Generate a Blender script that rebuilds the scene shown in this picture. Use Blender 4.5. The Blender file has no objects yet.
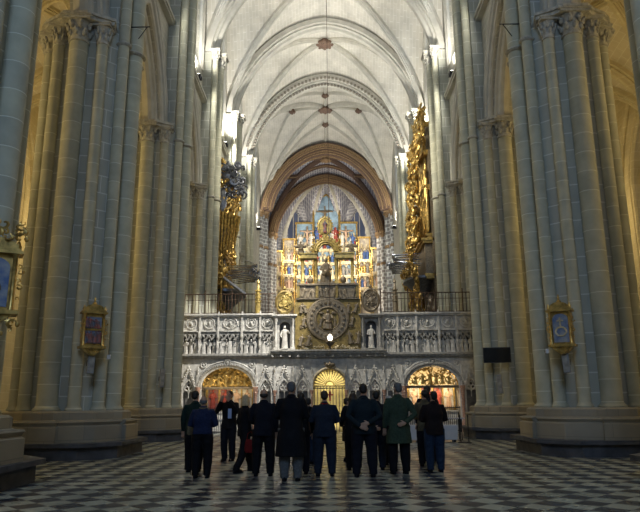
import bpy, math, random
from mathutils import Vector, Matrix, noise
PI = math.pi
SC = bpy.context.scene
COL = SC.collection
R = math.radians

# ------------------------------------------------------------------ camera
CAM_H, FPX, PITCH, YAW, ROLL = 1.45, 624.0, R(13.17), R(0.63), R(-0.4)
cam_d = bpy.data.cameras.new('camera'); cam = bpy.data.objects.new('camera', cam_d); COL.objects.link(cam)
cam_d.sensor_width = 36; cam_d.lens = 36 * FPX / 640; cam_d.clip_end = 400; cam_d.clip_start = .1
CM = Matrix.Translation((0, 0, CAM_H)) @ Matrix.Rotation(YAW, 4, 'Z') @ Matrix.Rotation(PI / 2 + PITCH, 4, 'X') @ Matrix.Rotation(ROLL, 4, 'Z')
cam.matrix_world = CM
SC.camera = cam
def ray(px, py):
    d = Vector(((px - 320) / FPX, -(py - 256) / FPX, -1))
    return (CM.to_3x3() @ d)
def at(px, py, Y):            # a point of the plane at distance Y
    d = ray(px, py); t = Y / d.y
    return Vector((0, 0, CAM_H)) + d * t
def ground(px, py, z=0):
    d = ray(px, py); t = (z - CAM_H) / d.z
    return Vector((0, 0, CAM_H)) + d * t

# ------------------------------------------------------------------ materials
def nt(name):
    m = bpy.data.materials.new(name); m.use_nodes = True
    n = m.node_tree; b = n.nodes['Principled BSDF']
    return m, n, b
def N(n, typ, **kw):
    x = n.nodes.new(typ)
    for k, v in kw.items():
        if k.startswith('i_'):
            x.inputs[k[2:].replace('_', ' ')].default_value = v
        else: setattr(x, k, v)
    return x
def c4(c): return (c[0], c[1], c[2], 1)
def mat(name, col, rough=.6, metal=0, var=.25, scale=6, bump=.0, col2=None, emit=None, es=0, spec=.5):
    m, n, b = nt(name)
    b.inputs['Roughness'].default_value = rough; b.inputs['Metallic'].default_value = metal
    b.inputs['Specular IOR Level'].default_value = spec
    if var > 0 or col2:
        tc = N(n, 'ShaderNodeTexCoord'); no = N(n, 'ShaderNodeTexNoise'); no.inputs['Scale'].default_value = scale
        no.inputs['Detail'].default_value = 4
        n.links.new(tc.outputs['Object'], no.inputs['Vector'])
        rp = N(n, 'ShaderNodeValToRGB')
        c2 = col2 or tuple(x * (1 - var) for x in col)
        rp.color_ramp.elements[0].position = .35; rp.color_ramp.elements[1].position = .65
        rp.color_ramp.elements[0].color = c4(c2); rp.color_ramp.elements[1].color = c4(col)
        n.links.new(no.outputs['Fac'], rp.inputs['Fac']); n.links.new(rp.outputs['Color'], b.inputs['Base Color'])
        if bump:
            bp = N(n, 'ShaderNodeBump'); bp.inputs['Strength'].default_value = bump; bp.inputs['Distance'].default_value = .02
            n.links.new(no.outputs['Fac'], bp.inputs['Height']); n.links.new(bp.outputs['Normal'], b.inputs['Normal'])
    else: b.inputs['Base Color'].default_value = c4(col)
    if emit:
        b.inputs['Emission Color'].default_value = c4(emit); b.inputs['Emission Strength'].default_value = es
    return m
def posvec(n, kind):
    g = N(n, 'ShaderNodeNewGeometry'); s = N(n, 'ShaderNodeSeparateXYZ'); n.links.new(g.outputs['Position'], s.inputs[0])
    cb = N(n, 'ShaderNodeCombineXYZ')
    if kind == 'wall':
        ad = N(n, 'ShaderNodeMath', operation='ADD'); n.links.new(s.outputs['X'], ad.inputs[0]); n.links.new(s.outputs['Y'], ad.inputs[1])
        n.links.new(ad.outputs[0], cb.inputs['X']); n.links.new(s.outputs['Z'], cb.inputs['Y'])
    else:
        n.links.new(s.outputs['Y'], cb.inputs['X']); n.links.new(s.outputs['X'], cb.inputs['Y'])
    return g, s, cb
def ashlar(name, c1, c2, mortar, bw=.75, bh=.36, ms=.012, kind='wall', rough=.85, bump=.3):
    m, n, b = nt(name); b.inputs['Roughness'].default_value = rough
    g, s, cb = posvec(n, kind)
    br = N(n, 'ShaderNodeTexBrick'); br.inputs['Scale'].default_value = 1
    br.inputs['Color1'].default_value = c4(c1); br.inputs['Color2'].default_value = c4(c2); br.inputs['Mortar'].default_value = c4(mortar)
    br.inputs['Mortar Size'].default_value = ms; br.inputs['Brick Width'].default_value = bw; br.inputs['Row Height'].default_value = bh
    n.links.new(cb.outputs[0], br.inputs['Vector'])
    no = N(n, 'ShaderNodeTexNoise'); no.inputs['Scale'].default_value = .9; no.inputs['Detail'].default_value = 5
    n.links.new(g.outputs['Position'], no.inputs['Vector'])
    mr = N(n, 'ShaderNodeMapRange'); mr.inputs['From Min'].default_value = .3; mr.inputs['From Max'].default_value = .7
    mr.inputs['To Min'].default_value = .82; mr.inputs['To Max'].default_value = 1.08
    n.links.new(no.outputs['Fac'], mr.inputs['Value'])
    mx = N(n, 'ShaderNodeVectorMath', operation='SCALE'); n.links.new(br.outputs['Color'], mx.inputs[0]); n.links.new(mr.outputs[0], mx.inputs['Scale'])
    n.links.new(mx.outputs[0], b.inputs['Base Color'])
    bp = N(n, 'ShaderNodeBump'); bp.inputs['Strength'].default_value = bump; bp.inputs['Distance'].default_value = .02; bp.invert = True
    n.links.new(br.outputs['Fac'], bp.inputs['Height']); n.links.new(bp.outputs['Normal'], b.inputs['Normal'])
    return m
def drumstone(name, c1, c2, mortar, h=.6, jw=.03):
    m, n, b = nt(name); b.inputs['Roughness'].default_value = .85
    g, s, cb = posvec(n, 'wall'); oi = N(n, 'ShaderNodeObjectInfo')
    d = N(n, 'ShaderNodeMath', operation='DIVIDE'); n.links.new(s.outputs['Z'], d.inputs[0]); d.inputs[1].default_value = h
    o9 = N(n, 'ShaderNodeMath', operation='MULTIPLY'); n.links.new(oi.outputs['Random'], o9.inputs[0]); o9.inputs[1].default_value = 7
    a = N(n, 'ShaderNodeMath', operation='ADD'); n.links.new(d.outputs[0], a.inputs[0]); n.links.new(o9.outputs[0], a.inputs[1])
    fr = N(n, 'ShaderNodeMath', operation='FRACT'); n.links.new(a.outputs[0], fr.inputs[0])
    fl = N(n, 'ShaderNodeMath', operation='FLOOR'); n.links.new(a.outputs[0], fl.inputs[0])
    wn = N(n, 'ShaderNodeTexWhiteNoise', noise_dimensions='1D'); n.links.new(fl.outputs[0], wn.inputs['W'])
    mx = N(n, 'ShaderNodeMix', data_type='RGBA'); mx.inputs['A'].default_value = c4(c1); mx.inputs['B'].default_value = c4(c2)
    n.links.new(wn.outputs['Value'], mx.inputs['Factor'])
    no = N(n, 'ShaderNodeTexNoise'); no.inputs['Scale'].default_value = 2.2; no.inputs['Detail'].default_value = 6
    n.links.new(g.outputs['Position'], no.inputs['Vector'])
    mr = N(n, 'ShaderNodeMapRange'); mr.inputs['From Min'].default_value = .3; mr.inputs['From Max'].default_value = .7
    mr.inputs['To Min'].default_value = .82; mr.inputs['To Max'].default_value = 1.08; n.links.new(no.outputs['Fac'], mr.inputs['Value'])
    sc = N(n, 'ShaderNodeVectorMath', operation='SCALE'); n.links.new(mx.outputs['Result'], sc.inputs[0]); n.links.new(mr.outputs[0], sc.inputs['Scale'])
    lt = N(n, 'ShaderNodeMath', operation='LESS_THAN'); n.links.new(fr.outputs[0], lt.inputs[0]); lt.inputs[1].default_value = jw
    m2 = N(n, 'ShaderNodeMix', data_type='RGBA'); n.links.new(lt.outputs[0], m2.inputs['Factor']); n.links.new(sc.outputs[0], m2.inputs['A'])
    m2.inputs['B'].default_value = c4(mortar); n.links.new(m2.outputs['Result'], b.inputs['Base Color'])
    return m
def floormat():
    m, n, b = nt('checkered_marble')
    g = N(n, 'ShaderNodeNewGeometry'); mp = N(n, 'ShaderNodeMapping'); a = .585 / math.sqrt(2)
    mp.vector_type = 'POINT'
    mp.inputs['Rotation'].default_value = (0, 0, PI / 4); mp.inputs['Scale'].default_value = (1 / a, 1 / a, 0)
    # shift so that a light diamond sits on the axis at Y = 9.33
    sh = N(n, 'ShaderNodeVectorMath', operation='SUBTRACT'); sh.inputs[1].default_value = (0, 9.33 - .2925, 0)
    n.links.new(g.outputs['Position'], sh.inputs[0]); n.links.new(sh.outputs[0], mp.inputs['Vector'])
    ad = N(n, 'ShaderNodeVectorMath', operation='ADD'); ad.inputs[1].default_value = (100, 100, .5)
    n.links.new(mp.outputs[0], ad.inputs[0])
    ck = N(n, 'ShaderNodeTexChecker'); ck.inputs['Scale'].default_value = 1
    ck.inputs['Color1'].default_value = (.44, .445, .36, 1); ck.inputs['Color2'].default_value = (.04, .047, .066, 1)
    n.links.new(ad.outputs[0], ck.inputs['Vector'])
    fl = N(n, 'ShaderNodeVectorMath', operation='FLOOR'); n.links.new(ad.outputs[0], fl.inputs[0])
    wn = N(n, 'ShaderNodeTexWhiteNoise', noise_dimensions='3D'); n.links.new(fl.outputs[0], wn.inputs['Vector'])
    mr = N(n, 'ShaderNodeMapRange'); mr.inputs['To Min'].default_value = .72; mr.inputs['To Max'].default_value = 1.1
    n.links.new(wn.outputs['Value'], mr.inputs['Value'])
    sc = N(n, 'ShaderNodeVectorMath', operation='SCALE'); n.links.new(ck.outputs['Color'], sc.inputs[0]); n.links.new(mr.outputs[0], sc.inputs['Scale'])
    n.links.new(sc.outputs[0], b.inputs['Base Color'])
    no = N(n, 'ShaderNodeTexNoise'); no.inputs['Scale'].default_value = 1.3; no.inputs['Detail'].default_value = 5
    n.links.new(g.outputs['Position'], no.inputs['Vector'])
    m3 = N(n, 'ShaderNodeMapRange'); m3.inputs['To Min'].default_value = .16; m3.inputs['To Max'].default_value = .42
    n.links.new(no.outputs['Fac'], m3.inputs['Value']); n.links.new(m3.outputs[0], b.inputs['Roughness'])
    n2 = N(n, 'ShaderNodeTexNoise'); n2.inputs['Scale'].default_value = 9
    n.links.new(g.outputs['Position'], n2.inputs['Vector'])
    bp = N(n, 'ShaderNodeBump'); bp.inputs['Strength'].default_value = .12; bp.inputs['Distance'].default_value = .02
    n.links.new(n2.outputs['Fac'], bp.inputs['Height']); n.links.new(bp.outputs['Normal'], b.inputs['Normal'])
    b.inputs['Specular IOR Level'].default_value = .45
    return m
M = {}
M['drum'] = drumstone('pier_drum_stone', (.50, .485, .36), (.44, .43, .335), (.68, .68, .57))
M['pale_drum'] = drumstone('pale_drum_stone', (.62, .60, .53), (.56, .55, .49), (.70, .69, .63))
M['ashlar'] = ashlar('wall_ashlar', (.50, .48, .40), (.44, .43, .37), (.64, .63, .56))
M['recess'] = ashlar('pier_ashlar', (.46, .46, .38), (.42, .42, .36), (.66, .66, .6), bw=.6, bh=.55, ms=.018)
M['vault'] = ashlar('vault_masonry', (.63, .60, .52), (.58, .555, .48), (.72, .70, .64), bw=.5, bh=.24, ms=.012, kind='vault', bump=.15)
M['aisle'] = ashlar('aisle_masonry', (.60, .52, .33), (.54, .47, .30), (.66, .60, .42), bw=.8, bh=.4)
M['aisle_vault'] = ashlar('aisle_vault_masonry', (.62, .55, .40), (.57, .50, .36), (.7, .66, .52), bw=.6, bh=.3, kind='vault')
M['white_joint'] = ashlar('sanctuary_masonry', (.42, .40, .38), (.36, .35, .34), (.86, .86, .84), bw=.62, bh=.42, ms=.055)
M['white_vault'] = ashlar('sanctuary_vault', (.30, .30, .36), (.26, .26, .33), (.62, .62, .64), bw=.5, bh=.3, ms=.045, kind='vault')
M['rib'] = mat('rib_stone', (.56, .54, .47), .85, var=.18, scale=2, bump=.1)
M['carve'] = mat('capital_stone', (.52, .50, .43), .85, var=.35, scale=9, bump=.3)
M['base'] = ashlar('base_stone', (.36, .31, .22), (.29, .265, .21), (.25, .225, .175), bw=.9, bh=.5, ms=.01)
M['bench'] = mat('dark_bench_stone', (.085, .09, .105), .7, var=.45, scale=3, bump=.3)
M['brown'] = mat('painted_brown_rib', (.24, .15, .10), .7, scale=26, col2=(.075, .045, .035))
M['goldrib'] = mat('gilded_rib_edge', (.50, .33, .17), .55, metal=.15, var=.6, scale=14)
M['floor'] = floormat()
M['gold'] = mat('old_gilding', (.78, .52, .16), .34, metal=.75, var=.6, scale=7, bump=.2)
M['goldpale'] = mat('pale_gilding', (.82, .69, .44), .45, metal=.25, var=.4, scale=5, bump=.2)
M['bronze'] = mat('dark_bronze', (.27, .22, .15), .5, metal=.4, var=.4, scale=10, bump=.2)
M['olive_gold'] = mat('dull_gold_panel', (.30, .22, .07), .55, metal=.3, var=.45, scale=9, bump=.3)
M['marble'] = mat('carved_pale_stone', (.66, .64, .59), .7, var=.35, scale=5, bump=.2)
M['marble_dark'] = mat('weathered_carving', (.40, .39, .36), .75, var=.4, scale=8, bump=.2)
M['recess_shade'] = mat('shaded_recess_stone', (.21, .20, .19), .85, var=.4, scale=6)  # shade of the screen recesses is put into this dark stone colour
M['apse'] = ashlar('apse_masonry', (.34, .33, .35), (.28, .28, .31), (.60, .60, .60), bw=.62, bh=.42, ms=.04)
M['pink'] = mat('pink_marble', (.50, .30, .22), .35, var=.4, scale=12)
M['iron'] = mat('black_iron', (.03, .03, .032), .5, metal=.5, var=0)
M['rust'] = mat('brown_iron', (.10, .06, .04), .6, metal=.4, var=.3)
M['silver'] = mat('tin_pipe', (.55, .58, .68), .25, metal=.9, var=.15)
M['silver_dark'] = mat('dark_silver', (.22, .23, .26), .4, metal=.6, var=.5, scale=10)
M['white_paint'] = mat('white_paint', (.62, .63, .66), .5, var=.06)
M['grey_top'] = mat('grey_laminate', (.42, .42, .46), .4, var=.08)
M['grey'] = mat('grey_plastic', (.32, .33, .34), .5, var=.1)
M['black'] = mat('black_plastic', (.012, .012, .015), .3, var=0)
M['screen'] = mat('dark_display', (.01, .013, .018), .12, var=0)
M['red'] = mat('red_paint', (.36, .06, .045), .5, var=.3)
M['blue'] = mat('blue_paint', (.08, .16, .42), .5, var=.35, scale=4)
M['paleblue'] = mat('star_blue', (.30, .45, .60), .6, var=.4, scale=2)
M['flesh_paint'] = mat('polychrome_flesh', (.62, .42, .30), .5, var=.2)
M['ivory'] = mat('ivory_paint', (.72, .70, .64), .5, var=.2)
M['pane'] = mat('daylit_leaded_glass', (.3, .35, .4), .3, var=0, emit=(.75, .85, 1), es=1.2)
M['stained'] = mat('stained_glass', (.05, .055, .075), .3, var=0, emit=(.4, .5, .8), es=.1)
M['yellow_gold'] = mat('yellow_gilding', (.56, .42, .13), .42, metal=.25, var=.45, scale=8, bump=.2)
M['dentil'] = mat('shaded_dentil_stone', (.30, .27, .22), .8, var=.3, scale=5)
M['bulb'] = mat('lamp_glass', (1, 1, 1), .3, var=0, emit=(1, .9, .7), es=4)
M['lens'] = mat('floodlight_glass', (1, 1, 1), .3, var=0, emit=(1, .97, .9), es=10)
M['painting'] = mat('dark_altar_painting', (.20, .24, .30), .5, var=.8, scale=6, col2=(.10, .05, .035))
M['painting_red'] = mat('red_altar_painting', (.42, .12, .08), .5, scale=7, col2=(.10, .11, .14))
M['bluepanel'] = mat('blue_enamel_panel', (.10, .16, .32), .4, scale=6, col2=(.35, .36, .38))

# ------------------------------------------------------------------ mesh building
class MB:
    def __init__(s): s.v = []; s.f = []
    def add(s, vs, fs, T=None):
        o = len(s.v)
        if T is not None: vs = [T @ Vector(v) for v in vs]
        s.v += [tuple(v) for v in vs]; s.f += [tuple(i + o for i in f) for f in fs]; return s
    def box(s, c, d, T=None, rz=0):
        x, y, z = d[0] / 2, d[1] / 2, d[2] / 2; cs, sn = math.cos(rz), math.sin(rz)
        vs = []
        for a, b, e in ((-x, -y, -z), (x, -y, -z), (x, y, -z), (-x, y, -z), (-x, -y, z), (x, -y, z), (x, y, z), (-x, y, z)):
            vs.append((c[0] + a * cs - b * sn, c[1] + a * sn + b * cs, c[2] + e))
        return s.add(vs, [(0, 3, 2, 1), (4, 5, 6, 7), (0, 1, 5, 4), (1, 2, 6, 5), (2, 3, 7, 6), (3, 0, 4, 7)], T)
    def b2(s, x0, x1, y0, y1, z0, z1, T=None): return s.box(((x0 + x1) / 2, (y0 + y1) / 2, (z0 + z1) / 2), (abs(x1 - x0), abs(y1 - y0), abs(z1 - z0)), T)
    def tube(s, pts, r, n=8, cap=True, T=None, sy=1.0, closed=False):
        pts = [Vector(p) for p in pts]; k = len(pts); rs = r if isinstance(r, (list, tuple)) else [r] * k
        vs = []; fs = []; up = None
        for i in range(k):
            if closed: t = (pts[(i + 1) % k] - pts[i - 1])
            else: t = (pts[min(i + 1, k - 1)] - pts[max(i - 1, 0)])
            t = t.normalized() if t.length > 1e-9 else Vector((0, 0, 1))
            if up is None:
                up = Vector((0, 0, 1)) if abs(t.z) < .9 else Vector((0, 1, 0))
            a = up.cross(t)
            if a.length < 1e-6: a = t.orthogonal()
            a.normalize(); b = t.cross(a).normalized(); up = b
            for j in range(n):
                th = 2 * PI * j / n
                vs.append(pts[i] + a * (math.cos(th) * rs[i]) + b * (math.sin(th) * rs[i] * sy))
        for i in range(k if closed else k - 1):
            i2 = (i + 1) % k
            for j in range(n):
                j2 = (j + 1) % n
                fs.append((i * n + j, i * n + j2, i2 * n + j2, i2 * n + j))
        if cap and not closed:
            fs.append(tuple(reversed(range(n)))); fs.append(tuple((k - 1) * n + j for j in range(n)))
        return s.add(vs, fs, T)
    def lathe(s, prof, n=16, c=(0, 0, 0), T=None, fold=None, sx=1, sy=1):
        vs = []; fs = []
        for (r, z) in prof:
            for j in range(n):
                th = 2 * PI * j / n; rr = r * (1 + (fold[0] * math.sin(fold[1] * th) if fold else 0))
                vs.append((c[0] + rr * math.cos(th) * sx, c[1] + rr * math.sin(th) * sy, c[2] + z))
        k = len(prof)
        for i in range(k - 1):
            for j in range(n):
                j2 = (j + 1) % n; fs.append((i * n + j, i * n + j2, (i + 1) * n + j2, (i + 1) * n + j))
        fs.append(tuple(reversed(range(n)))); fs.append(tuple((k - 1) * n + j for j in range(n)))
        return s.add(vs, fs, T)
    def prism(s, poly, z0, z1, T=None):     # poly in XY, extruded along Z
        n = len(poly); vs = [(p[0], p[1], z0) for p in poly] + [(p[0], p[1], z1) for p in poly]
        fs = [tuple(reversed(range(n))), tuple(range(n, 2 * n))] + [(i, (i + 1) % n, n + (i + 1) % n, n + i) for i in range(n)]
        return s.add(vs, fs, T)
    def plate(s, poly, y0, y1, T=None):     # poly in XZ, extruded along Y
        n = len(poly); vs = [(p[0], y0, p[1]) for p in poly] + [(p[0], y1, p[1]) for p in poly]
        fs = [tuple(range(n)), tuple(reversed(range(n, 2 * n)))] + [(i, n + i, n + (i + 1) % n, (i + 1) % n) for i in range(n)]
        return s.add(vs, fs, T)
    def ell(s, c, r, nu=10, nv=6, T=None):
        vs = [(c[0], c[1], c[2] - r[2])]; fs = []
        for i in range(1, nv):
            ph = -PI / 2 + PI * i / nv
            for j in range(nu):
                th = 2 * PI * j / nu
                vs.append((c[0] + r[0] * math.cos(ph) * math.cos(th), c[1] + r[1] * math.cos(ph) * math.sin(th), c[2] + r[2] * math.sin(ph)))
        vs.append((c[0], c[1], c[2] + r[2])); top = len(vs) - 1
        for j in range(nu): fs.append((0, 1 + (j + 1) % nu, 1 + j))
        for i in range(nv - 2):
            for j in range(nu):
                a = 1 + i * nu + j; b = 1 + i * nu + (j + 1) % nu; fs.append((a, b, b + nu, a + nu))
        for j in range(nu): fs.append((1 + (nv - 2) * nu + j, 1 + (nv - 2) * nu + (j + 1) % nu, top))
        return s.add(vs, fs, T)
    def sweep(s, prof, pts, side, cap=True, T=None, flip=1):
        # closed profile (a along side, b along inward normal) carried along a path lying in a plane whose normal is side
        side = Vector(side).normalized(); pts = [Vector(p) for p in pts]; n = len(prof); k = len(pts); vs = []; fs = []
        for i in range(k):
            t = (pts[min(i + 1, k - 1)] - pts[max(i - 1, 0)]).normalized(); nn = side.cross(t).normalized() * flip
            for (a, b) in prof: vs.append(pts[i] + side * a + nn * b)
        for i in range(k - 1):
            for j in range(n):
                j2 = (j + 1) % n; fs.append((i * n + j, i * n + j2, (i + 1) * n + j2, (i + 1) * n + j))
        if cap: fs.append(tuple(reversed(range(n)))); fs.append(tuple((k - 1) * n + j for j in range(n)))
        return s.add(vs, fs, T)
    def ring(s, c, r, t, n=24, m=6, axis='Y', rx=1, rz=1):
        pts = []
        for i in range(n):
            a = 2 * PI * i / n
            if axis == 'Y': pts.append((c[0] + r * rx * math.cos(a), c[1], c[2] + r * rz * math.sin(a)))
            else: pts.append((c[0] + r * math.cos(a), c[1] + r * math.sin(a), c[2]))
        return s.tube(pts, t, m, closed=True)
    def mesh(s, name, m, smooth=True, ang=40):
        me = bpy.data.meshes.new(name); me.from_pydata(s.v, [], s.f); me.update()
        bm_fix(me)
        if smooth:
            for p in me.polygons: p.use_smooth = True
            me.set_sharp_from_angle(angle=R(ang))
        if m: me.materials.append(m)
        return me
    def build(s, name, m, parent=None, loc=None, smooth=True, ang=40, rz=0):
        o = bpy.data.objects.new(name, s.mesh(name, m, smooth, ang)); COL.objects.link(o)
        if parent: o.parent = parent
        if loc: o.location = loc
        if rz: o.rotation_euler.z = rz
        return o
import bmesh
def bm_fix(me):
    b = bmesh.new(); b.from_mesh(me); bmesh.ops.recalc_face_normals(b, faces=b.faces); b.to_mesh(me); b.free()
def inst(name, me, parent=None, loc=(0, 0, 0), rz=0, sc=None):
    o = bpy.data.objects.new(name, me); COL.objects.link(o); o.location = loc; o.rotation_euler.z = rz
    if parent: o.parent = parent
    if sc: o.scale = sc if isinstance(sc, (list, tuple)) else (sc, sc, sc)
    return o
def empty(name, loc=(0, 0, 0), rz=0, label=None, cat=None, group=None, kind=None, parent=None):
    o = bpy.data.objects.new(name, None); COL.objects.link(o); o.location = loc; o.rotation_euler.z = rz
    o.empty_display_size = .2
    if parent: o.parent = parent
    return tag(o, label, cat, group, kind)
def tag(o, label=None, cat=None, group=None, kind=None):
    if label: o['label'] = label
    if cat: o['category'] = cat
    if group: o['group'] = group
    if kind: o['kind'] = kind
    return o
def copy_tree(o, parent=None):
    c = o.copy(); COL.objects.link(c)
    if parent: c.parent = parent
    for ch in CH.get(o.name, None) or [x for x in bpy.data.objects if x.parent == o]: copy_tree(ch, c)
    return c
CH = {}
rnd = random.Random(7)

def garch(u, c=.267):       # unit pointed arch: half width 1
    u = min(1, abs(u)); Rr = 1 + c; r = math.sqrt(Rr * Rr - c * c)
    return r * (math.sqrt(max(0, Rr * Rr - (u + c) ** 2)) / r) ** 1.24, r
def parch(half, c, u):      # height above spring at offset u, arch of half width `half`, centre offset c*half
    h, _ = garch(u / half, c); return h * half
def parch_pts(half, c, n=24, x0=0, z0=0):
    pts = []
    for i in range(n + 1):
        s = -1 + 2 * i / n; x = math.sin(s * PI / 2); pts.append((x0 + x * half, z0 + parch(half, c, x * half)))
    return pts

def wall_mesh(mb, u0, u1, z0, z1, opens, t0, t1, axis='Y', step=.35):
    """a wall in the (u, z) plane with arched openings, between depth t0 (seen face) and t1. opens: (centre, half, sill, spring, c or 'round')"""
    def top(o, u):
        d = abs(u - o[0]); h = o[1]
        if d >= h: return o[3]
        if o[4] == 'round': return o[3] + math.sqrt(max(0, h * h - d * d))
        if o[4] == 'flat': return o[3]
        if isinstance(o[4], tuple): return o[3] + o[4][1] * math.sqrt(max(0, 1 - (d / h) ** 2))
        return o[3] + parch(h, o[4], d)
    us = set([u0, u1]); n = max(1, int((u1 - u0) / step))
    for i in range(n + 1): us.add(u0 + (u1 - u0) * i / n)
    for o in opens:
        us = set(x for x in us if abs(x - o[0]) > o[1] or abs(x - o[0]) < -1)
        for i in range(17):
            us.add(o[0] + o[1] * math.sin((-1 + 2 * i / 16) * PI / 2))
    us = sorted(x for x in us if u0 - 1e-6 <= x <= u1 + 1e-6)
    def P(u, t, z): return (t, u, z) if axis == 'Y' else (u, t, z)
    for a, b in zip(us[:-1], us[1:]):
        if b - a < 1e-5: continue
        m = (a + b) / 2; cuts = []
        for o in opens:
            if abs(m - o[0]) < o[1]: cuts.append((o[2], o[2], top(o, a), top(o, b)))
        cuts.sort(); za, zb = z0, z0; spans = []
        for (sa, sb, ta, tb) in cuts:
            if sa > za + 1e-4: spans.append((za, zb, sa, sb))
            za, zb = ta, tb
        spans.append((za, zb, z1, z1))
        for (la, lb, ha, hb) in spans:
            vs = [P(a, t0, la), P(b, t0, lb), P(b, t0, hb), P(a, t0, ha), P(a, t1, la), P(b, t1, lb), P(b, t1, hb), P(a, t1, ha)]
            mb.add(vs, [(0, 1, 2, 3), (4, 7, 6, 5), (0, 4, 5, 1), (3, 2, 6, 7)])
    for o in opens:
        for sgn in (-1, 1):
            u = o[0] + sgn * o[1]
            if u0 < u < u1: mb.add([P(u, t0, o[2]), P(u, t1, o[2]), P(u, t1, o[3]), P(u, t0, o[3])], [(0, 1, 2, 3)])
    return mb
# ================================================================== ARCHITECTURE
SPR, APX = 22.15, None
PY = [11.3, 18.9, 26.6, 34.4, 42.6, 51.0, 66.8]
AB = 13.15          # arcade abacus
HX = 7.15
def b_floor():
    m = MB(); m.b2(-24, 24, -14, 92, -.3, 0)
    tag(m.build('floor', M['floor'], smooth=False), kind='structure')
b_floor()
# sanctuary paving is raised out of sight; west and east closing walls
# ---------------- piers
def shaft_mesh(r, z0, z1, name):
    m = MB(); m.lathe([(r * 1.28, z0), (r * 1.32, z0 + .05), (r * 1.12, z0 + .1), (r, z0 + .16), (r, z1)], 16 if r > .25 else 12); return m.mesh(name, M['drum'])
def capital_mesh(r, h, name):
    m = MB(); m.lathe([(r, 0), (r * 1.15, .02), (r * 1.15, .07), (r, .09), (r * 1.02, h * .4), (r * 1.25, h * .75), (r * 1.5, h * .86)], 14)
    for row, (zz, rr, k) in enumerate(((h * .33, 1.08, 8), (h * .6, 1.28, 8))):
        for i in range(k):
            a = 2 * PI * (i + row * .5) / k
            m.ell((r * rr * math.cos(a), r * rr * math.sin(a), zz + .03), (r * .27, r * .27, h * .16), 6, 4)
            m.ell((r * (rr + .22) * math.cos(a), r * (rr + .22) * math.sin(a), zz + h * .14), (r * .17, r * .17, h * .08), 5, 4)
    q = r * 1.6
    m.box((0, 0, h * .9), (2 * q, 2 * q, h * .1)); m.box((0, 0, h * .98), (2.15 * q, 2.15 * q, h * .08)); return m.mesh(name, M['carve'])
BR, SR = .285, .175
ME = dict(big=shaft_mesh(BR, 1.25, 12.5, 'shaft'), small=shaft_mesh(SR, 1.25, 12.5, 'shaft'),
          bigt=shaft_mesh(BR, 1.25, SPR - .9, 'shaft'), smallt=shaft_mesh(SR, 1.25, SPR - .75, 'shaft'),
          cb=capital_mesh(BR, .8, 'capital'), cs=capital_mesh(SR, .7, 'capital'))
def core_mesh():
    m = MB(); n = 24; m.prism([(1.27 * math.cos(2 * PI * (i + .5) / n), 1.27 * math.sin(2 * PI * (i + .5) / n)) for i in range(n)], 1.2, 13.25); return m.mesh('core', M['recess'], ang=10)
def lobes(grow):
    pts = []
    for k in range(12):
        a = 2 * PI * k / 12; s = (BR if k % 3 == 0 else SR) + .1 + grow; d = 1.36 + s; t = s * .92
        for q in (-t, t): pts.append((d * math.cos(a) - q * math.sin(a), d * math.sin(a) + q * math.cos(a)))
    return pts
def base_mesh():
    m = MB()
    levels = [(0.30, .40), (0.30, .84), (.24, .88), (.27, .92), (.30, .96), (.27, 1.0), (.12, 1.02), (.12, 1.21), (.06, 1.26)]
    n = len(lobes(0)); vs = []; fs = []
    for g, z in levels: vs += [(p[0], p[1], z) for p in lobes(g - .05)]
    for i in range(len(levels) - 1):
        for j in range(n): fs.append((i * n + j, i * n + (j + 1) % n, (i + 1) * n + (j + 1) % n, (i + 1) * n + j))
    fs.append(tuple(range((len(levels) - 1) * n, len(levels) * n)))
    m.add(vs, fs); return m.mesh('base', M['base'], smooth=False)
def bench_mesh():
    m = MB()
    def oc(r, c): return [(r, -r + c), (r, r - c), (r - c, r), (-r + c, r), (-r, r - c), (-r, -r + c), (-r + c, -r), (r - c, -r)]
    m.prism(oc(1.98, .8), 0, .33); m.prism(oc(2.12, .85), .33, .43); return m.mesh('bench', M['bench'], smooth=False)
def upper_core_mesh():    # the pier above the arcade capitals, a pilaster on the nave wall
    m = MB(); m.prism([(.35, -.62), (.95, -.62), (.95, -.4), (1.2, -.4), (1.2, .4), (.95, .4), (.95, .62), (.35, .62)], 13.2, SPR - .1); return m.mesh('wall_pilaster', M['recess'], smooth=False)
def ring_mesh():
    m = MB(); pr = [(BR, 0), (BR + .07, .03), (BR + .1, .07), (BR + .05, .13), (BR, .16)]; m.lathe(pr, 16, (1.32, 0, 12.75))
    for sy in (-1, 1): m.lathe([(SR, 0), (SR + .06, .03), (SR + .08, .07), (SR + .04, .13), (SR, .16)], 12, (1.38 * math.cos(PI / 6), sy * 1.38 * math.sin(PI / 6), 12.75))
    return m.mesh('shaft_ring', M['carve'])
def abacus_mesh():
    m = MB(); pts = []
    for (x, y) in lobes(.02):
        a = math.atan2(y, x); r = math.hypot(x, y)
        if abs(a) < R(45): q = min(1, 1.2 / r); x, y = x * q, y * q
        pts.append((x, y))
    m.prism(pts, AB + .02, AB + .14); m.prism([(x * 1.04, y * 1.04) for x, y in pts], AB + .14, AB + .24); return m.mesh('abacus', M['carve'], smooth=False)
ME.update(abacus=abacus_mesh(), core=core_mesh(), base=base_mesh(), bench=bench_mesh(), up=upper_core_mesh(), ring=ring_mesh())
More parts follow.
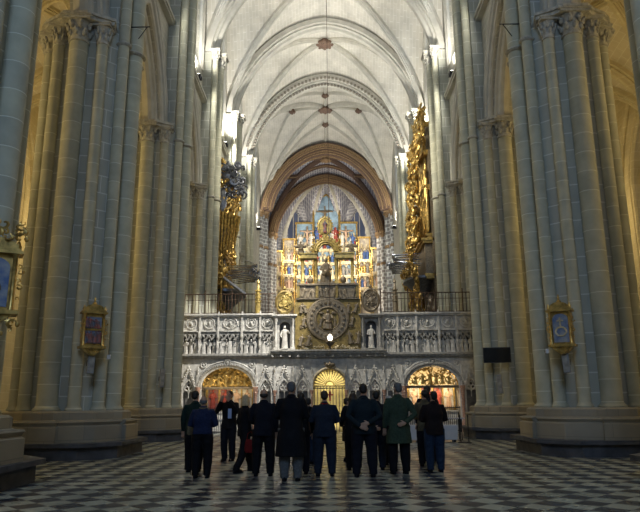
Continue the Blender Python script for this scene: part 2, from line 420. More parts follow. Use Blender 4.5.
def pier(x, y, label, white=False):
    side = 1 if x < 0 else -1
    t = empty('clustered_pillar', (x, y, 0), 0 if side > 0 else PI, label, 'pillar', 'clustered stone pillars of the nave arcades', 'thing')
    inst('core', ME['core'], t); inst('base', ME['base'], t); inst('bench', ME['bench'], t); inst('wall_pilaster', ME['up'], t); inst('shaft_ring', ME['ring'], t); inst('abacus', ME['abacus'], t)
    for k in range(12):
        a = 2 * PI * k / 12; big = k % 3 == 0; d = 1.32 if big else 1.38; tall = k in (0, 1, 11)
        px, pyy = d * math.cos(a), d * math.sin(a)
        inst('shaft', ME[('big' if big else 'small') + ('t' if tall else '')], t, (px, pyy, 0))
        if not tall: inst('capital', ME['cb' if big else 'cs'], t, (px, pyy, 12.5))
        else: inst('capital', ME['cb' if big else 'cs'], t, (px, pyy, SPR - .9 if big else SPR - .75))
    return t
LB = ['clustered stone pillar carrying the large gilded frame with the blue painting', 'bare clustered pillar cut by the picture edge, before the blue picture shrine pillar',
      'huge clustered pillar carrying the gilded shrine with red relief panels', 'huge clustered pillar carrying the gilded shrine with the blue picture',
      'clustered pillar carrying only a grey column loudspeaker, behind the red relief shrine pillar', 'clustered pillar with the black flat television screen',
      'pale pillar behind the gallery railing beside the smaller organ with the silver urn', 'pale pillar behind the gallery railing beside the tall gilded organ',
      'slender lit pillar just behind the smaller organ with the silver urn', 'slender lit pillar just behind the tall gilded organ',
      'brightly lit crossing pillar on the smaller organ side, before the striped masonry', 'brightly lit crossing pillar on the tall organ side, before the striped masonry']
k = 0
for y in PY[:6]:
    for x in (-7.75, 7.75):
        pier({(-7.75, 11.3): -7.58, (7.75, 11.3): 7.88}.get((x, y), x), y, LB[k]); k += 1
# sanctuary pillars of striped masonry
def sanctuary_pier(x, y, label):
    t = empty('striped_pillar', (x, y, 0), 0 if x < 0 else PI, label, 'pillar', 'striped masonry pillars of the sanctuary', 'thing')
    m = MB(); m.lathe([(1.15, 0), (1.15, SPR)], 20); m.build('core', M['white_joint'], t)
    for a, r in ((0, .34), (-50, .24), (50, .24), (-90, .3), (90, .3)):
        c = (1.1 * math.cos(R(a)), 1.1 * math.sin(R(a)), 0)
        m = MB(); m.lathe([(r, 0), (r, SPR - .8)], 14, c); m.build('shaft', M['white_joint'], t)
        m = MB(); m.lathe([(r, 0), (r + .06, .07), (r, .1), (r * 1.1, .5), (r * 1.5, .75), (r * 1.6, .8)], 12, (c[0], c[1], SPR - .8))
        for i in range(7):
            q = 2 * PI * i / 7; m.ell((c[0] + r * 1.25 * math.cos(q), c[1] + r * 1.25 * math.sin(q), SPR - .38), (.1, .1, .16), 5, 4)
        m.build('gilded_capital', M['goldrib'], t)
        m = MB(); m.lathe([(r, 0), (r + .1, .06), (r + .1, .3), (r, .36)], 12, (c[0], c[1], SPR - 4.3)); m.build('gilded_band', M['goldrib'], t)
for i, (x, y) in enumerate(((-7.95, 66.8), (7.95, 66.8), (-7.7, 76), (7.7, 76))):
    sanctuary_pier(x, y, ['striped masonry pillar under the first brown arch, smaller organ side', 'striped masonry pillar under the first brown arch, tall organ side',
                          'striped masonry pillar beside the altarpiece, smaller organ side', 'striped masonry pillar beside the altarpiece, tall organ side'][i])

# ---------------- nave walls with arcade arches, ledge, clerestory
NY = [-12] + PY
wn = [0]
def pointed_tube(mb, yc, half, c, z0, x, r, drop=0, n=20):
    pts = parch_pts(half, c, n); mb.tube([(x, yc + p[0], z0 + p[1]) for p in pts], r, 8)
for sd, nm in ((-1, 'left'), (1, 'right')):
    opens = []
    for i in range(len(PY) - 1):
        y0, y1 = PY[i], PY[i + 1]; yc = (y0 + y1) / 2; L = (y1 - y0) / 2
        if i < 5: opens.append((yc, L - 1.12, -.1, AB, .8)); opens.append((yc, 2.55, 20.6, 25.6, .75))
        else: opens.append((yc, 2.8, 20.6, 25.6, .75))
    m = MB()
    # stretch before the first pier: no piers there in view, upper wall only
    m.b2(sd * 7.3, sd * 8.2, -14, 11.1, AB, 32)
    wall_mesh(m, 11.1, 66.8, 0, 32.5, opens, sd * 7.3, sd * 8.2)
    w = m.build('wall_' + nm, M['ashlar'], ang=25); tag(w, kind='structure')
    # arch mouldings
    for i in range(5):
        y0, y1 = PY[i], PY[i + 1]; yc = (y0 + y1) / 2; L = (y1 - y0) / 2
        m = MB()
        for (dx, dr, r) in ((7.2, .62, .1), (7.24, .36, .14), (7.3, .1, .12), (7.55, -.04, .13), (7.75, -.16, .2), (7.95, -.04, .13)):
            pointed_tube(m, yc, L - 1.12 + dr, .8, AB + .0, sd * dx, r)
        o = m.build('arcade_arch_molding', M['rib'], w)
        m = MB(); m.b2(sd * 7.05, sd * 7.35, y0 + .6, y1 - .6, 18.7, 18.82); m.b2(sd * 6.98, sd * 7.35, y0 + .6, y1 - .6, 18.82, 18.96)
        m.build('ledge', M['rib'], w, smooth=False)
    # clerestory windows
    for i in range(6):
        y0, y1 = PY[i], PY[i + 1]; yc = (y0 + y1) / 2; half = 2.55 if i < 5 else 2.8; wn[0] += 1
        m = MB()
        for dr, r, dx in ((.02, .12, 7.35), (-.12, .09, 7.65), (.3, .1, 7.28)):
            pointed_tube(m, yc, half + dr, .75, 25.6, sd * dx, r)
            for s2 in (-1, 1): m.tube([(sd * dx, yc + s2 * (half + dr), 20.6), (sd * dx, yc + s2 * (half + dr), 25.6)], r, 8)
        win = m.build('window_%d' % wn[0], M['rib']); tag(win, kind='structure')
        m = MB()
        for q in (-.5, 0, .5): m.tube([(sd * 7.75, yc + q * half, 20.6), (sd * 7.75, yc + q * half, 25.8 + (1.6 if q == 0 else 0))], .09, 6)
        for q in (-.75, -.25, .25, .75):
            pts = parch_pts(half * .25, .6, 8); m.tube([(sd * 7.75, yc + q * half + p[0], 25.4 + p[1]) for p in pts], .07, 6)
        for q in (-.5, .5):
            m.tube([(sd * 7.75, yc + q * half + .62 * math.cos(a * PI / 6), 26.9 + .62 * math.sin(a * PI / 6)) for a in range(12)], .08, 6, closed=True)
        m.tube([(sd * 7.75, yc + .75 * math.cos(a * PI / 8), 28.2 + .75 * math.sin(a * PI / 8)) for a in range(16)], .09, 6, closed=True)
        for a in range(6):
            m.tube([(sd * 7.75, yc + .4 * math.cos(a * PI / 3) + .22 * math.cos(b * PI / 4), 28.2 + .4 * math.sin(a * PI / 3) + .22 * math.sin(b * PI / 4)) for b in range(8)], .04, 5, closed=True)
        m.build('tracery', M['rib'], win)
        poly = [(p[0], p[1]) for p in parch_pts(half, .75, 16)]
        vs = [(sd * 7.85, yc - half, 20.6)] + [(sd * 7.85, yc + p[0], 25.6 + p[1]) for p in poly] + [(sd * 7.85, yc + half, 20.6)]
        vs2 = [(sd * 7.89, v[1], v[2]) for v in vs]; n = len(vs)
        m = MB(); m.add(vs + vs2, [tuple(range(n)), tuple(range(2 * n - 1, n - 1, -1))] + [(a, (a + 1) % n, n + (a + 1) % n, n + a) for a in range(n)])
        m.build('pane', M['pane'], win, smooth=False)
    # stretch between the crossing pier and the sanctuary: sides of the apse bay
    m = MB(); wall_mesh(m, 66.8, 77, 0, 32, [(71.4, 2.4, 21.5, 26, .8)], sd * 7.3, sd * 8.1)
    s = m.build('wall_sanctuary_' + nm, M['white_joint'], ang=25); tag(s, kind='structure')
    # crossing: transept end closed far to the side is out of sight
    # aisle
    aw = 15.6; opens = []; ay = [6.2, 14.8, 23.4, 32.0, 40.6, 49.2]
    for a in ay: opens.append((a + 4.3, 2.3, 6.5, 12.0, .9))
    m = MB(); wall_mesh(m, -14, 66.8, 0, 21, opens, sd * aw, sd * (aw + .8)); a_ = m.build('wall_aisle_' + nm, M['aisle'], ang=25); tag(a_, kind='structure')
    for a in ay:
        m = MB()
        for (dx, dy, r) in ((0, 0, .3), (.12, .42, .18), (.12, -.42, .18)): m.lathe([(r * 1.5, 0), (r * 1.5, .9), (r * 1.1, 1.0), (r, 1.1), (r, 12.9), (r * 1.2, 12.95), (r, 13.05), (r * 1.5, 13.7), (r * 1.6, 13.8)], 12, (sd * (aw - .25 + dx), a, 0))
        m.build('half_column', M['aisle'], a_)
        yc = a + 4.3; m = MB()
        for dr, r in ((.1, .14), (.42, .1), (1.3, .16)): m.tube([(sd * (aw - .05), yc - 2.3 - dr, 6.4)] + [(sd * (aw - .05), yc + p[0], 12 + p[1]) for p in parch_pts(2.3 + dr, .9, 18)] + [(sd * (aw - .05), yc + 2.3 + dr, 6.4)], r, 7)
        m.build('window_arch', M['aisle'], a_)
        wn[0] += 1
        m = MB()
        for q in (-.34, .34): m.tube([(sd * (aw + .3), yc + q * 2.3, 6.5), (sd * (aw + .3), yc + q * 2.3, 12.3)], .12, 6)
        for q in (-.67, 0, .67): m.tube([(sd * (aw + .3), yc + q * 2.3 + p[0], 12 + p[1]) for p in parch_pts(.72, .8, 8)], .1, 6)
        m.ring((0, 0, 0), 0, 0, 3, 3) if False else None
        m.tube([(sd * (aw + .3), yc + .85 * math.cos(t * PI / 9), 14.4 + .85 * math.sin(t * PI / 9)) for t in range(18)], .12, 6, closed=True)
        for t in range(6): m.tube([(sd * (aw + .3), yc + .46 * math.cos(t * PI / 3) + .26 * math.cos(q * PI / 4), 14.4 + .46 * math.sin(t * PI / 3) + .26 * math.sin(q * PI / 4)) for q in range(8)], .05, 5, closed=True)
        w2 = m.build('window_%d' % wn[0], M['aisle']); tag(w2, kind='structure')
        vs = [(sd * (aw + .5), yc - 2.3, 6.5)] + [(sd * (aw + .5), yc + p[0], 12 + p[1]) for p in parch_pts(2.3, .9, 12)] + [(sd * (aw + .5), yc + 2.3, 6.5)]
        n = len(vs); m = MB(); m.add(vs + [(sd * (aw + .55), v[1], v[2]) for v in vs], [tuple(range(n)), tuple(range(2 * n - 1, n - 1, -1))] + [(t, (t + 1) % n, n + (t + 1) % n, n + t) for t in range(n)])
        m.build('stained_pane', M['stained'], w2, smooth=False)

# ---------------- vaults
def vault_bay(m, x0, x1, y0, y1, spr, c=.07, dome=.8, n=14):
    """groined pointed bay; rise from the wide span, both barrels reach the same crown"""
    xc, yc, hx, hy = (x0 + x1) / 2, (y0 + y1) / 2, (x1 - x0) / 2, (y1 - y0) / 2
    rise = garch(0, c)[1] * max(hx, min(hy, hx)); 
    def zz(s, t):
        u, v = math.sin(s * PI / 2), math.sin(t * PI / 2); g, r = garch(u, c); h, _ = garch(v, c)
        return spr + rise * max(g, h) / r + dome * (1 - u * u) * (1 - v * v)
    S = [-1 + 2 * i / (2 * n) for i in range(2 * n + 1)]; k = len(S); vs = []; fs = []
    for s in S:
        for t in S: vs.append((xc + hx * math.sin(s * PI / 2), yc + hy * math.sin(t * PI / 2), zz(s, t)))
    for i in range(k - 1):
        for j in range(k - 1):
            a, b, c_, d = i * k + j, (i + 1) * k + j, (i + 1) * k + j + 1, i * k + j + 1
            if (i < n) == (j < n): fs += [(a, b, c_), (a, c_, d)]
            else: fs += [(a, b, d), (b, c_, d)]
    m.add(vs, fs)
    def diag(sgn):
        return [(xc + hx * math.sin(s * PI / 2), yc + sgn * hy * math.sin(s * PI / 2), zz(s, s)) for s in S]
    return diag, zz, rise
def trans_pts(x0, x1, y, spr, c=.07, n=40):
    hx = (x1 - x0) / 2; xc = (x0 + x1) / 2
    return [(xc + hx * math.sin(s * PI / 2), y, spr + parch(hx, c, hx * math.sin(s * PI / 2))) for s in [-1 + 2 * i / n for i in range(n + 1)]]
def rib_prof(w, d):
    return [(-w / 2, -.12), (-w / 2, d * .35), (-w * .36, d * .42), (-w * .38, d * .62), (-w * .22, d * .7), (-w * .16, d * .95), (0, d * 1.03), (w * .16, d * .95), (w * .22, d * .7), (w * .38, d * .62), (w * .36, d * .42), (w / 2, d * .35), (w / 2, -.12)]
def boss(name, loc, r, m1, parent, m2=None):
    m = MB(); m.lathe([(r * .5, .5), (r * .8, .2), (r, 0), (r * .95, -.12), (r * .6, -.2), (r * .3, -.32), (0.02, -.36)], 16)
    for i in range(8):
        a = 2 * PI * i / 8; m.ell((r * .95 * math.cos(a), r * .95 * math.sin(a), -.05), (r * .26, r * .26, .14), 6, 4)
    return m.build(name, m1, parent, loc)
m = MB(); info = []
YS = [-5.6, 2.8] + PY
for i in range(len(YS) - 1):
    info.append((YS[i], YS[i + 1]) + vault_bay(m, -HX - .15, HX + .15, YS[i], YS[i + 1], SPR, dome=1.0))
ceil = m.build('ceiling', M['vault'], ang=22); tag(ceil, kind='structure')
for (y0, y1, diag, zz, rise) in info[2:]:
    for sg in (1, -1):
        m = MB(); pts = diag(sg); hy = (y1 - y0) / 2
        m.sweep(rib_prof(.42, .36), pts, Vector((-sg * hy, HX, 0)), flip=1 if True else -1)
        m.build('diagonal_rib', M['rib'], ceil)
    z = zz(0, 0); yc = (y0 + y1) / 2
    boss('keystone_boss', (0, yc, z - .35), .62, M['brown'], ceil)
for i, y in enumerate(YS[2:]):
    if y > 60: continue
    m = MB(); m.sweep(rib_prof(1.1 if y < 50 else 1.3, .66 if y < 50 else .85), trans_pts(-HX, HX, y, SPR), (0, 1, 0))
    tr = m.build('transverse_arch', M['rib'], ceil)
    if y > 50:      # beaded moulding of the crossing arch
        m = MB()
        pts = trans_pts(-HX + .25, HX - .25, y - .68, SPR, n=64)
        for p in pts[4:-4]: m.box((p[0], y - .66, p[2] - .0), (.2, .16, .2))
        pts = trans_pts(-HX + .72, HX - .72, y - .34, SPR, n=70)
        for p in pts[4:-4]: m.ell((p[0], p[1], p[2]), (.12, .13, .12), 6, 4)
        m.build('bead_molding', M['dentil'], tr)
# star ribs of the crossing
(y0, y1, diag, zz, rise) = info[-1]; yc = (y0 + y1) / 2; hx, hy = HX + .15, (y1 - y0) / 2
def crz(x, y):
    s = math.asin(max(-1, min(1, x / hx))) * 2 / PI; t = math.asin(max(-1, min(1, (y - yc) / hy))) * 2 / PI; return zz(s, t)
for (a, b) in (((0, -hy), (0, hy)), ((-hx, 0), (hx, 0))):
    pts = [(a[0] + (b[0] - a[0]) * i / 30, yc + a[1] + (b[1] - a[1]) * i / 30) for i in range(31)]
    pts = [(p[0] * .999, yc + (p[1] - yc) * .999, crz(p[0] * .999, yc + (p[1] - yc) * .999)) for p in pts]
    m = MB(); m.sweep(rib_prof(.3, .26), pts, (1, 0, 0) if a[0] == 0 else (0, 1, 0), flip=1 if a[0] else -1); m.build('ridge_rib', M['rib'], ceil)
for (bx, by) in ((-3.4, 0), (3.4, 0), (0, -3.3), (0, 3.3)):
    boss('keystone_boss', (bx, yc + by, crz(bx, yc + by) - .25), .3, M['brown'], ceil)
    for cx in (-1, 1):
        for cy in (-1, 1):
            if (bx and cx * bx < 0) or (by and cy * by < 0): continue
            pts = []
            for i in range(16):
                f = i / 15 * .97; x = bx + (cx * hx - bx) * f; y = by + (cy * hy - by) * f; pts.append((x, yc + y, crz(x, yc + y)))
            sd = Vector((pts[-1][1] - pts[0][1], -(pts[-1][0] - pts[0][0]), 0))
            m = MB(); m.sweep(rib_prof(.28, .26), pts, sd, flip=1 if sd.cross(Vector(pts[1]) - Vector(pts[0])).z < 0 else -1); m.build('star_rib', M['rib'], ceil)
# sanctuary vault, painted arches
m = MB(); dg, zz2, rise2 = vault_bay(m, -HX - .15, HX + .15, 66.8, 76.0, SPR, dome=.6)
AC = (0, 76.6); AR = 7.2
apv = [(AC[0] + AR * math.cos(R(a)), AC[1] + AR * math.sin(R(a))) for a in (180, 144, 108, 72, 36, 0)]
def apz(s, t):
    g, r = garch(t, .07); h, _ = garch(2 * s - 1, .07); return SPR + r * AR * max(g, h * .93) / r + .0
apz0 = SPR + garch(0, .07)[1] * AR
for k in range(5):
    A, B = apv[k], apv[k + 1]; ns, nt_ = 16, 14; o = []; fs = []
    for i in range(ns + 1):
        s = .5 + .5 * math.sin((-1 + 2 * i / ns) * PI / 2)
        for j in range(nt_ + 1):
            t = math.sin(j / nt_ * PI / 2); x = AC[0] + (A[0] + (B[0] - A[0]) * s - AC[0]) * t; y = AC[1] + (A[1] + (B[1] - A[1]) * s - AC[1]) * t
            o.append((x, y, apz(s, t)))
    for i in range(ns):
        for j in range(nt_): a = i * (nt_ + 1) + j; fs.append((a, a + 1, a + nt_ + 2, a + nt_ + 1))
    m.add(o, fs)
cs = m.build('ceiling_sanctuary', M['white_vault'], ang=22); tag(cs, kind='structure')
for sg in (1, -1):
    m = MB(); m.sweep(rib_prof(.55, .42), dg(sg), Vector((-sg * 4.6, HX, 0))); m.build('painted_diagonal_rib', M['brown'], cs)
boss('gilded_boss', (0, 71.4, zz2(0, 0) - .4), .6, M['goldrib'], cs); boss('gilded_boss', (0, AC[1], apz0 - .4), .6, M['goldrib'], cs)
for i in range(6):
    A = apv[i]; pts = []
    for j in range(18):
        t = 1 - j / 17; g, r = garch(t, .07); pts.append((AC[0] + (A[0] - AC[0]) * t, AC[1] + (A[1] - AC[1]) * t, SPR + AR * g))
    dx, dy = A[0] - AC[0], A[1] - AC[1]
    sd = Vector((dy, -dx, 0)); m = MB(); m.sweep(rib_prof(.42, .4), pts, sd, flip=1 if sd.cross(Vector(pts[1]) - Vector(pts[0])).z < 0 else -1)
    m.build('apse_rib', M['rib'], cs)
for y, w, d in ((66.2, 1.5, 1.15), (75.9, 1.2, .9)):
    m = MB(); m.sweep(rib_prof(w, d), trans_pts(-HX, HX, y, SPR), (0, 1, 0)); tr = m.build('painted_arch', M['brown'], cs)
    for k_, (ins, dy, rr) in enumerate(((.1, -w / 2 - .02, .09), (.3, -w / 2 - .02, .07), (.5, -w * .42, .07), (d * .6, -w * .3, .08), (d * .8, -w * .22, .07), (d, 0, .1))):
        m = MB(); pts = trans_pts(-HX + ins, HX - ins, y + dy, SPR, n=110)
        if k_ % 2 == 0: m.tube(pts, rr, 6)
        else:
            for p in pts[3:-3]: m.ell(p, (.13, .1, .13), 5, 4)
        m.build('gilded_cord', M['goldrib'], tr)
# extra painted ribs in the sanctuary bay
for y in (69.1, 73.6):
    pts = [(hx_ , y, 0) for hx_ in []]
    P_ = []
    for i in range(41):
        s = -1 + 2 * i / 40; t = math.asin((y - 71.4) / 4.6) * 2 / PI
        P_.append((7.05 * math.sin(s * PI / 2), y, zz2(s, t)))
    P_ = P_[6:-6]
    m = MB(); m.sweep(rib_prof(.5, .35), P_, (0, 1, 0)); m.build('painted_rib', M['brown'], cs)
    m = MB(); m.tube([(p[0], p[1] - .22, p[2] - .2) for p in P_], .07, 6); m.build('gilded_cord', M['goldrib'], cs)
# apse walls with windows
for k in range(5):
    A, B = Vector(apv[k]), Vector(apv[k + 1]); L = (B - A).length; ang = math.atan2(B.y - A.y, B.x - A.x)
    m = MB(); wall_mesh(m, 0, L, 0, 33, [(L / 2, 1.45, 17.5, 24.6, .9)], 0, -.6, axis='X')
    # local x along the segment, outward is +y rotated: polygon runs clockwise seen from above, outside is to the port side
    out = 1
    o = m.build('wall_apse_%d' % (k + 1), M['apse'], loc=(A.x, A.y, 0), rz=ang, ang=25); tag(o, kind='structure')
    for s_ in (-1, 1): pass
    o.scale.y = -1 if ((Vector((-(B - A).y, (B - A).x)).dot((A + B) / 2 - Vector(AC))) > 0) else 1
    m = MB(); wn[0] += 1
    m.b2(L / 2 - 1.5, L / 2 + 1.5, .45, .5, 17.4, 28.5)
    w_ = m.build('window_%d' % wn[0], M['stained'], loc=(A.x, A.y, 0), rz=ang, smooth=False); tag(w_, kind='structure'); 
    m = MB(); 
    for q in (-.4, .4): m.tube([(L / 2 + q, .3, 17.5), (L / 2 + q, .3, 27)], .07, 6)
    m.build('mullion', M['rib'], w_)
# aisle vaults
for sd, nm in ((-1, 'left'), (1, 'right')):
    m = MB(); a0, a1 = (7.9, 15.6) if sd > 0 else (-15.6, -7.9); inf = []
    AYS = [-5.6, 2.8] + PY
    for i in range(len(AYS) - 2): inf.append((AYS[i], AYS[i + 1]) + vault_bay(m, a0, a1, AYS[i], AYS[i + 1], AB, dome=.4, n=9))
    c = m.build('ceiling_aisle_' + nm, M['aisle_vault'], ang=22); tag(c, kind='structure')
    for (y0, y1, dgf, z_, r_) in inf[1:]:
        for sg in (1, -1):
            m = MB(); m.sweep(rib_prof(.4, .34), dgf(sg), Vector((-sg * (y1 - y0) / 2, (a1 - a0) / 2, 0))); m.build('aisle_rib', M['aisle'], c)
        m = MB(); m.sweep(rib_prof(.7, .45), trans_pts(a0, a1, y1, AB), (0, 1, 0)); m.build('aisle_arch', M['aisle'], c)
# closing walls
m = MB(); wall_mesh(m, -24, 24, 0, 34, [(0, 4.6, 14, 18.6, 'round'), (-11.8, 2, 6, 12, .9), (11.8, 2, 6, 12, .9)], -14, -14.8, axis='X'); ww = m.build('wall_west', M['ashlar'], ang=25); tag(ww, kind='structure')
m = MB(); m.b2(-24, -7.9, 66.4, 66.9, 0, 34); m.b2(7.9, 24, 66.4, 66.9, 0, 34); tag(m.build('wall_east', M['ashlar'], smooth=False), kind='structure')
# ================================================================== FIGURES AND ORNAMENT
def statue_geo(mb, T, v=0, seed=0):
    r_ = random.Random(seed)
    prof = [(.155, 0), (.16, .03), (.14, .2), (.125, .4), (.12, .55), (.135, .66), (.15, .75), (.12, .81), (.045, .84), (.04, .86)]
    mb.lathe(prof, 14, T=T, fold=(.09, 5 + v), sy=.72)
    mb.ell((r_.uniform(-.015, .015), -.015, .915), (.055, .062, .075), 8, 6, T)
    mb.ell((0, .012, .93), (.066, .066, .075), 8, 5, T)
    ar = [[(-.13, 0, .76), (-.19, -.03, .6), (-.07, -.14, .55)], [(-.13, 0, .76), (-.2, -.02, .58), (-.15, -.13, .45)], [(-.13, 0, .76), (-.22, -.06, .68), (-.2, -.12, .86)]][v % 3]
    al = [[(.13, 0, .76), (.19, -.03, .6), (.06, -.15, .62)], [(.13, 0, .76), (.21, -.05, .66), (.16, -.15, .78)], [(.13, 0, .76), (.19, -.02, .58), (.05, -.15, .5)]][v % 3]
    for a in (ar, al): mb.tube(a, [.045, .04, .028], 7, T=T)
    mb.box((0, 0, -.012), (.34, .26, .03), T)
SM = {}
def statue_mesh(mk, v):
    if (mk, v) not in SM:
        m = MB(); statue_geo(m, None, v, v); SM[(mk, v)] = m.mesh('statue', M[mk], ang=60)
    return SM[(mk, v)]
def seated_geo(mb, T, v=0):
    mb.lathe([(.22, 0), (.21, .1), (.2, .28), (.15, .34), (.13, .45), (.15, .6), (.11, .67), (.04, .7)], 14, T=T, fold=(.1, 6), sy=.85)
    mb.ell((0, -.12, .3), (.17, .14, .09), 8, 5, T); mb.ell((0, -.01, .78), (.06, .065, .08), 8, 6, T)
    for s_ in (-1, 1): mb.tube([(s_ * .13, 0, .62), (s_ * .2, -.08, .47), (s_ * .08, -.2, .42)], [.045, .04, .03], 7, T=T)
def relief(mb, x0, x1, z0, z1, y, n, seed, h=.5):
    """small carved figures and scrolls standing out of a panel"""
    r_ = random.Random(seed)
    for i in range(n):
        x = x0 + (x1 - x0) * (i + .5) / n + r_.uniform(-.04, .04); z = z0 + r_.uniform(0, max(0, (z1 - z0) - h)); hh = h * r_.uniform(.85, 1.1)
        T = Matrix.Translation((x, y, z)) @ Matrix.Rotation(r_.uniform(-.35, .35), 4, 'Y') @ Matrix.Diagonal((hh * 1.1, hh * .7, hh, 1))
        statue_geo(mb, T, r_.randint(0, 2), r_.randint(0, 99))
def scrolls(mb, x0, x1, z0, z1, y, n, seed, s=.1):
    r_ = random.Random(seed)
    for i in range(n):
        x, z = r_.uniform(x0, x1), r_.uniform(z0, z1); q = s * r_.uniform(.6, 1.3); a0 = r_.uniform(0, 6); k_ = r_.choice((-1, 1))
        pts = [(x + q * (1 - t / 9) * math.cos(a0 + k_ * t * .75), y - q * .2 * math.sin(t * .5), z + q * (1 - t / 9) * math.sin(a0 + k_ * t * .75)) for t in range(8)]
        mb.tube(pts, [q * .13 + q * .12 * math.sin(PI * t / 7) for t in range(8)], 5)
        if r_.random() < .5: mb.ell((x + q, y, z), (q * .4, q * .35, q * .55), 6, 4)

# ================================================================== CHOIR SCREEN
YF = 31.0
M['passage'] = mat('passage_plaster', (.55, .47, .25), .8, var=.3, scale=3)
def X(px): return at(px, 350, YF).x
def Z(py): return at(327, py, YF).z
scr = empty('choir_screen', (0, YF, 0), 0, 'long carved pale stone screen closing the nave, with central gold panel and round relief', 'stone screen')
ZB, ZC, ZP, ZT = Z(386), Z(357), Z(331), Z(313)
L_C, R_C, G_C = X(228), X(431.5), X(329.5)
chap = [(L_C, 1.27, -.1, ZB - .02, ('e', Z(366) - ZB)), (R_C, 1.27, -.1, ZB - .02, ('e', Z(366) - ZB)), (G_C, .8, -.1, ZB, 'round')]
NXS = [190, 266, 284.5, 302.5, 355, 374, 392, 469]
nic = [(X(q), .29, .55, Z(390), 1.0) for q in NXS]
m = MB(); wall_mesh(m, -7.9, 7.9, 0, ZC, chap + nic, 0, .25, axis='X'); m.build('lower_wall', M['marble'], scr, ang=25)
m = MB(); wall_mesh(m, -7.9, 7.9, 0, ZC, chap + [(q[0], .25, Z(391), Z(388), 1.0) for q in nic], .25, 1.05, axis='X'); m.build('rear_wall', M['recess_shade'], scr, ang=25)
m = MB(); 
for a, b in ((-7.9, L_C - 1.4), (L_C + 1.4, G_C - .95), (G_C + .95, R_C - 1.4), (R_C + 1.4, 7.9)): m = MB(); m.b2(a, b, -.12, .05, 0, .42); m.build('plinth', M['bench'], scr, smooth=False)
# traceried niche pieces (shared)
zt = Z(390)
m = MB()
pp = parch_pts(.3, 1.0, 14); m.tube([(-.3, -.02, .6)] + [(p[0], -.02, zt + p[1]) for p in pp] + [(.3, -.02, .6)], .05, 6)
for a in (90, 210, 330): m.ring((.11 * math.cos(R(a)), .06, zt + .16 + .11 * math.sin(R(a))), .1, .035, 14, 5)
for s_ in (-1, 1): m.tube([(s_ * .14 + p[0], .06, zt - .12 + p[1]) for p in parch_pts(.14, .5, 8)], .025, 5)
m.tube([(0, .06, zt - .1), (0, .06, zt - .35)], .02, 5)
trm = m.mesh('niche_tracery', M['marble'])
m = MB()
for s_ in (-1, 1):
    pts = [(s_ * .42, -.06, zt - .02), (s_ * .3, -.07, zt + .3), (s_ * .16, -.08, zt + .62), (s_ * .06, -.09, zt + .85), (0, -.09, zt + 1.12)]
    m.tube(pts, [.055, .055, .05, .04, .03], 6)
    for t in range(8):
        f = t / 8; k_ = min(3, int(f * 4)); q = f * 4 - k_; a, b = Vector(pts[k_]), Vector(pts[k_ + 1]); p = a.lerp(b, q); m.ell((p.x + s_ * .04, p.y - .02, p.z + .03), (.055, .055, .05), 5, 4)
m.ell((0, -.09, zt + 1.14), (.06, .06, .07), 6, 4)
gbm = m.mesh('gable', M['marble'])
m = MB()
m.lathe([(.075, .42), (.08, .5), (.05, .56), (.05, zt - .3), (.075, zt - .26), (.05, zt - .22), (.1, zt - .06), (.1, zt)], 10, (0, -.07, 0)); clm = m.mesh('colonnette', M['pink'])
m = MB(); m.b2(-.06, .06, -.14, 0, zt, zt + .75); m.lathe([(.075, zt + .75), (.06, zt + .85), (.01, zt + 1.2)], 4, (0, -.07, 0))
for t in range(5): m.ell((0, -.12, zt + .8 + t * .08), (.05 - t * .007, .03, .025), 5, 4)
pnm = m.mesh('pinnacle', M['marble'])
for q in NXS:
    inst('niche_tracery', trm, scr, (X(q), 0, 0)); inst('gable', gbm, scr, (X(q), 0, 0))
cx = sorted(set([round(X(q + d), 3) for q in NXS for d in (-9.2, 9.2)])); last = -99
for c in cx:
    if c - last > .25 and abs(c) < 7.8: inst('colonnette', clm, scr, (c, 0, 0)); inst('pinnacle', pnm, scr, (c, 0, 0)); last = c
# fluted band right of and over the gate, cornices
m = MB()
for (a, b, z0, z1, d) in ((-7.9, 7.9, ZC - .06, ZC, .1), (-7.9, 7.9, ZC, ZC + .08, .2), (-7.9, 7.9, ZC + .08, ZC + .13, .26), (-7.9, 7.9, ZC + .13, ZC + .2, .12)): m.b2(a, b, -d, 1.05, z0, z1)
for i in range(150):
    x = -7.85 + i * .105; m.ell((x, -.24, ZC + .1), (.03, .03, .03), 5, 3)
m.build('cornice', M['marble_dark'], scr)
m = MB()
for i in range(int((X(347) - X(311)) / .085)):
    x = X(311) + i * .085
    d = abs(x - G_C); z0 = max(ZB, ZB + (math.sqrt(max(0, 1.0 - d * d)) if d < 1 else 0)) + .12
    m.b2(x, x + .05, -.04, 0, z0, ZC - .08)
m.build('fluted_band', M['marble'], scr)
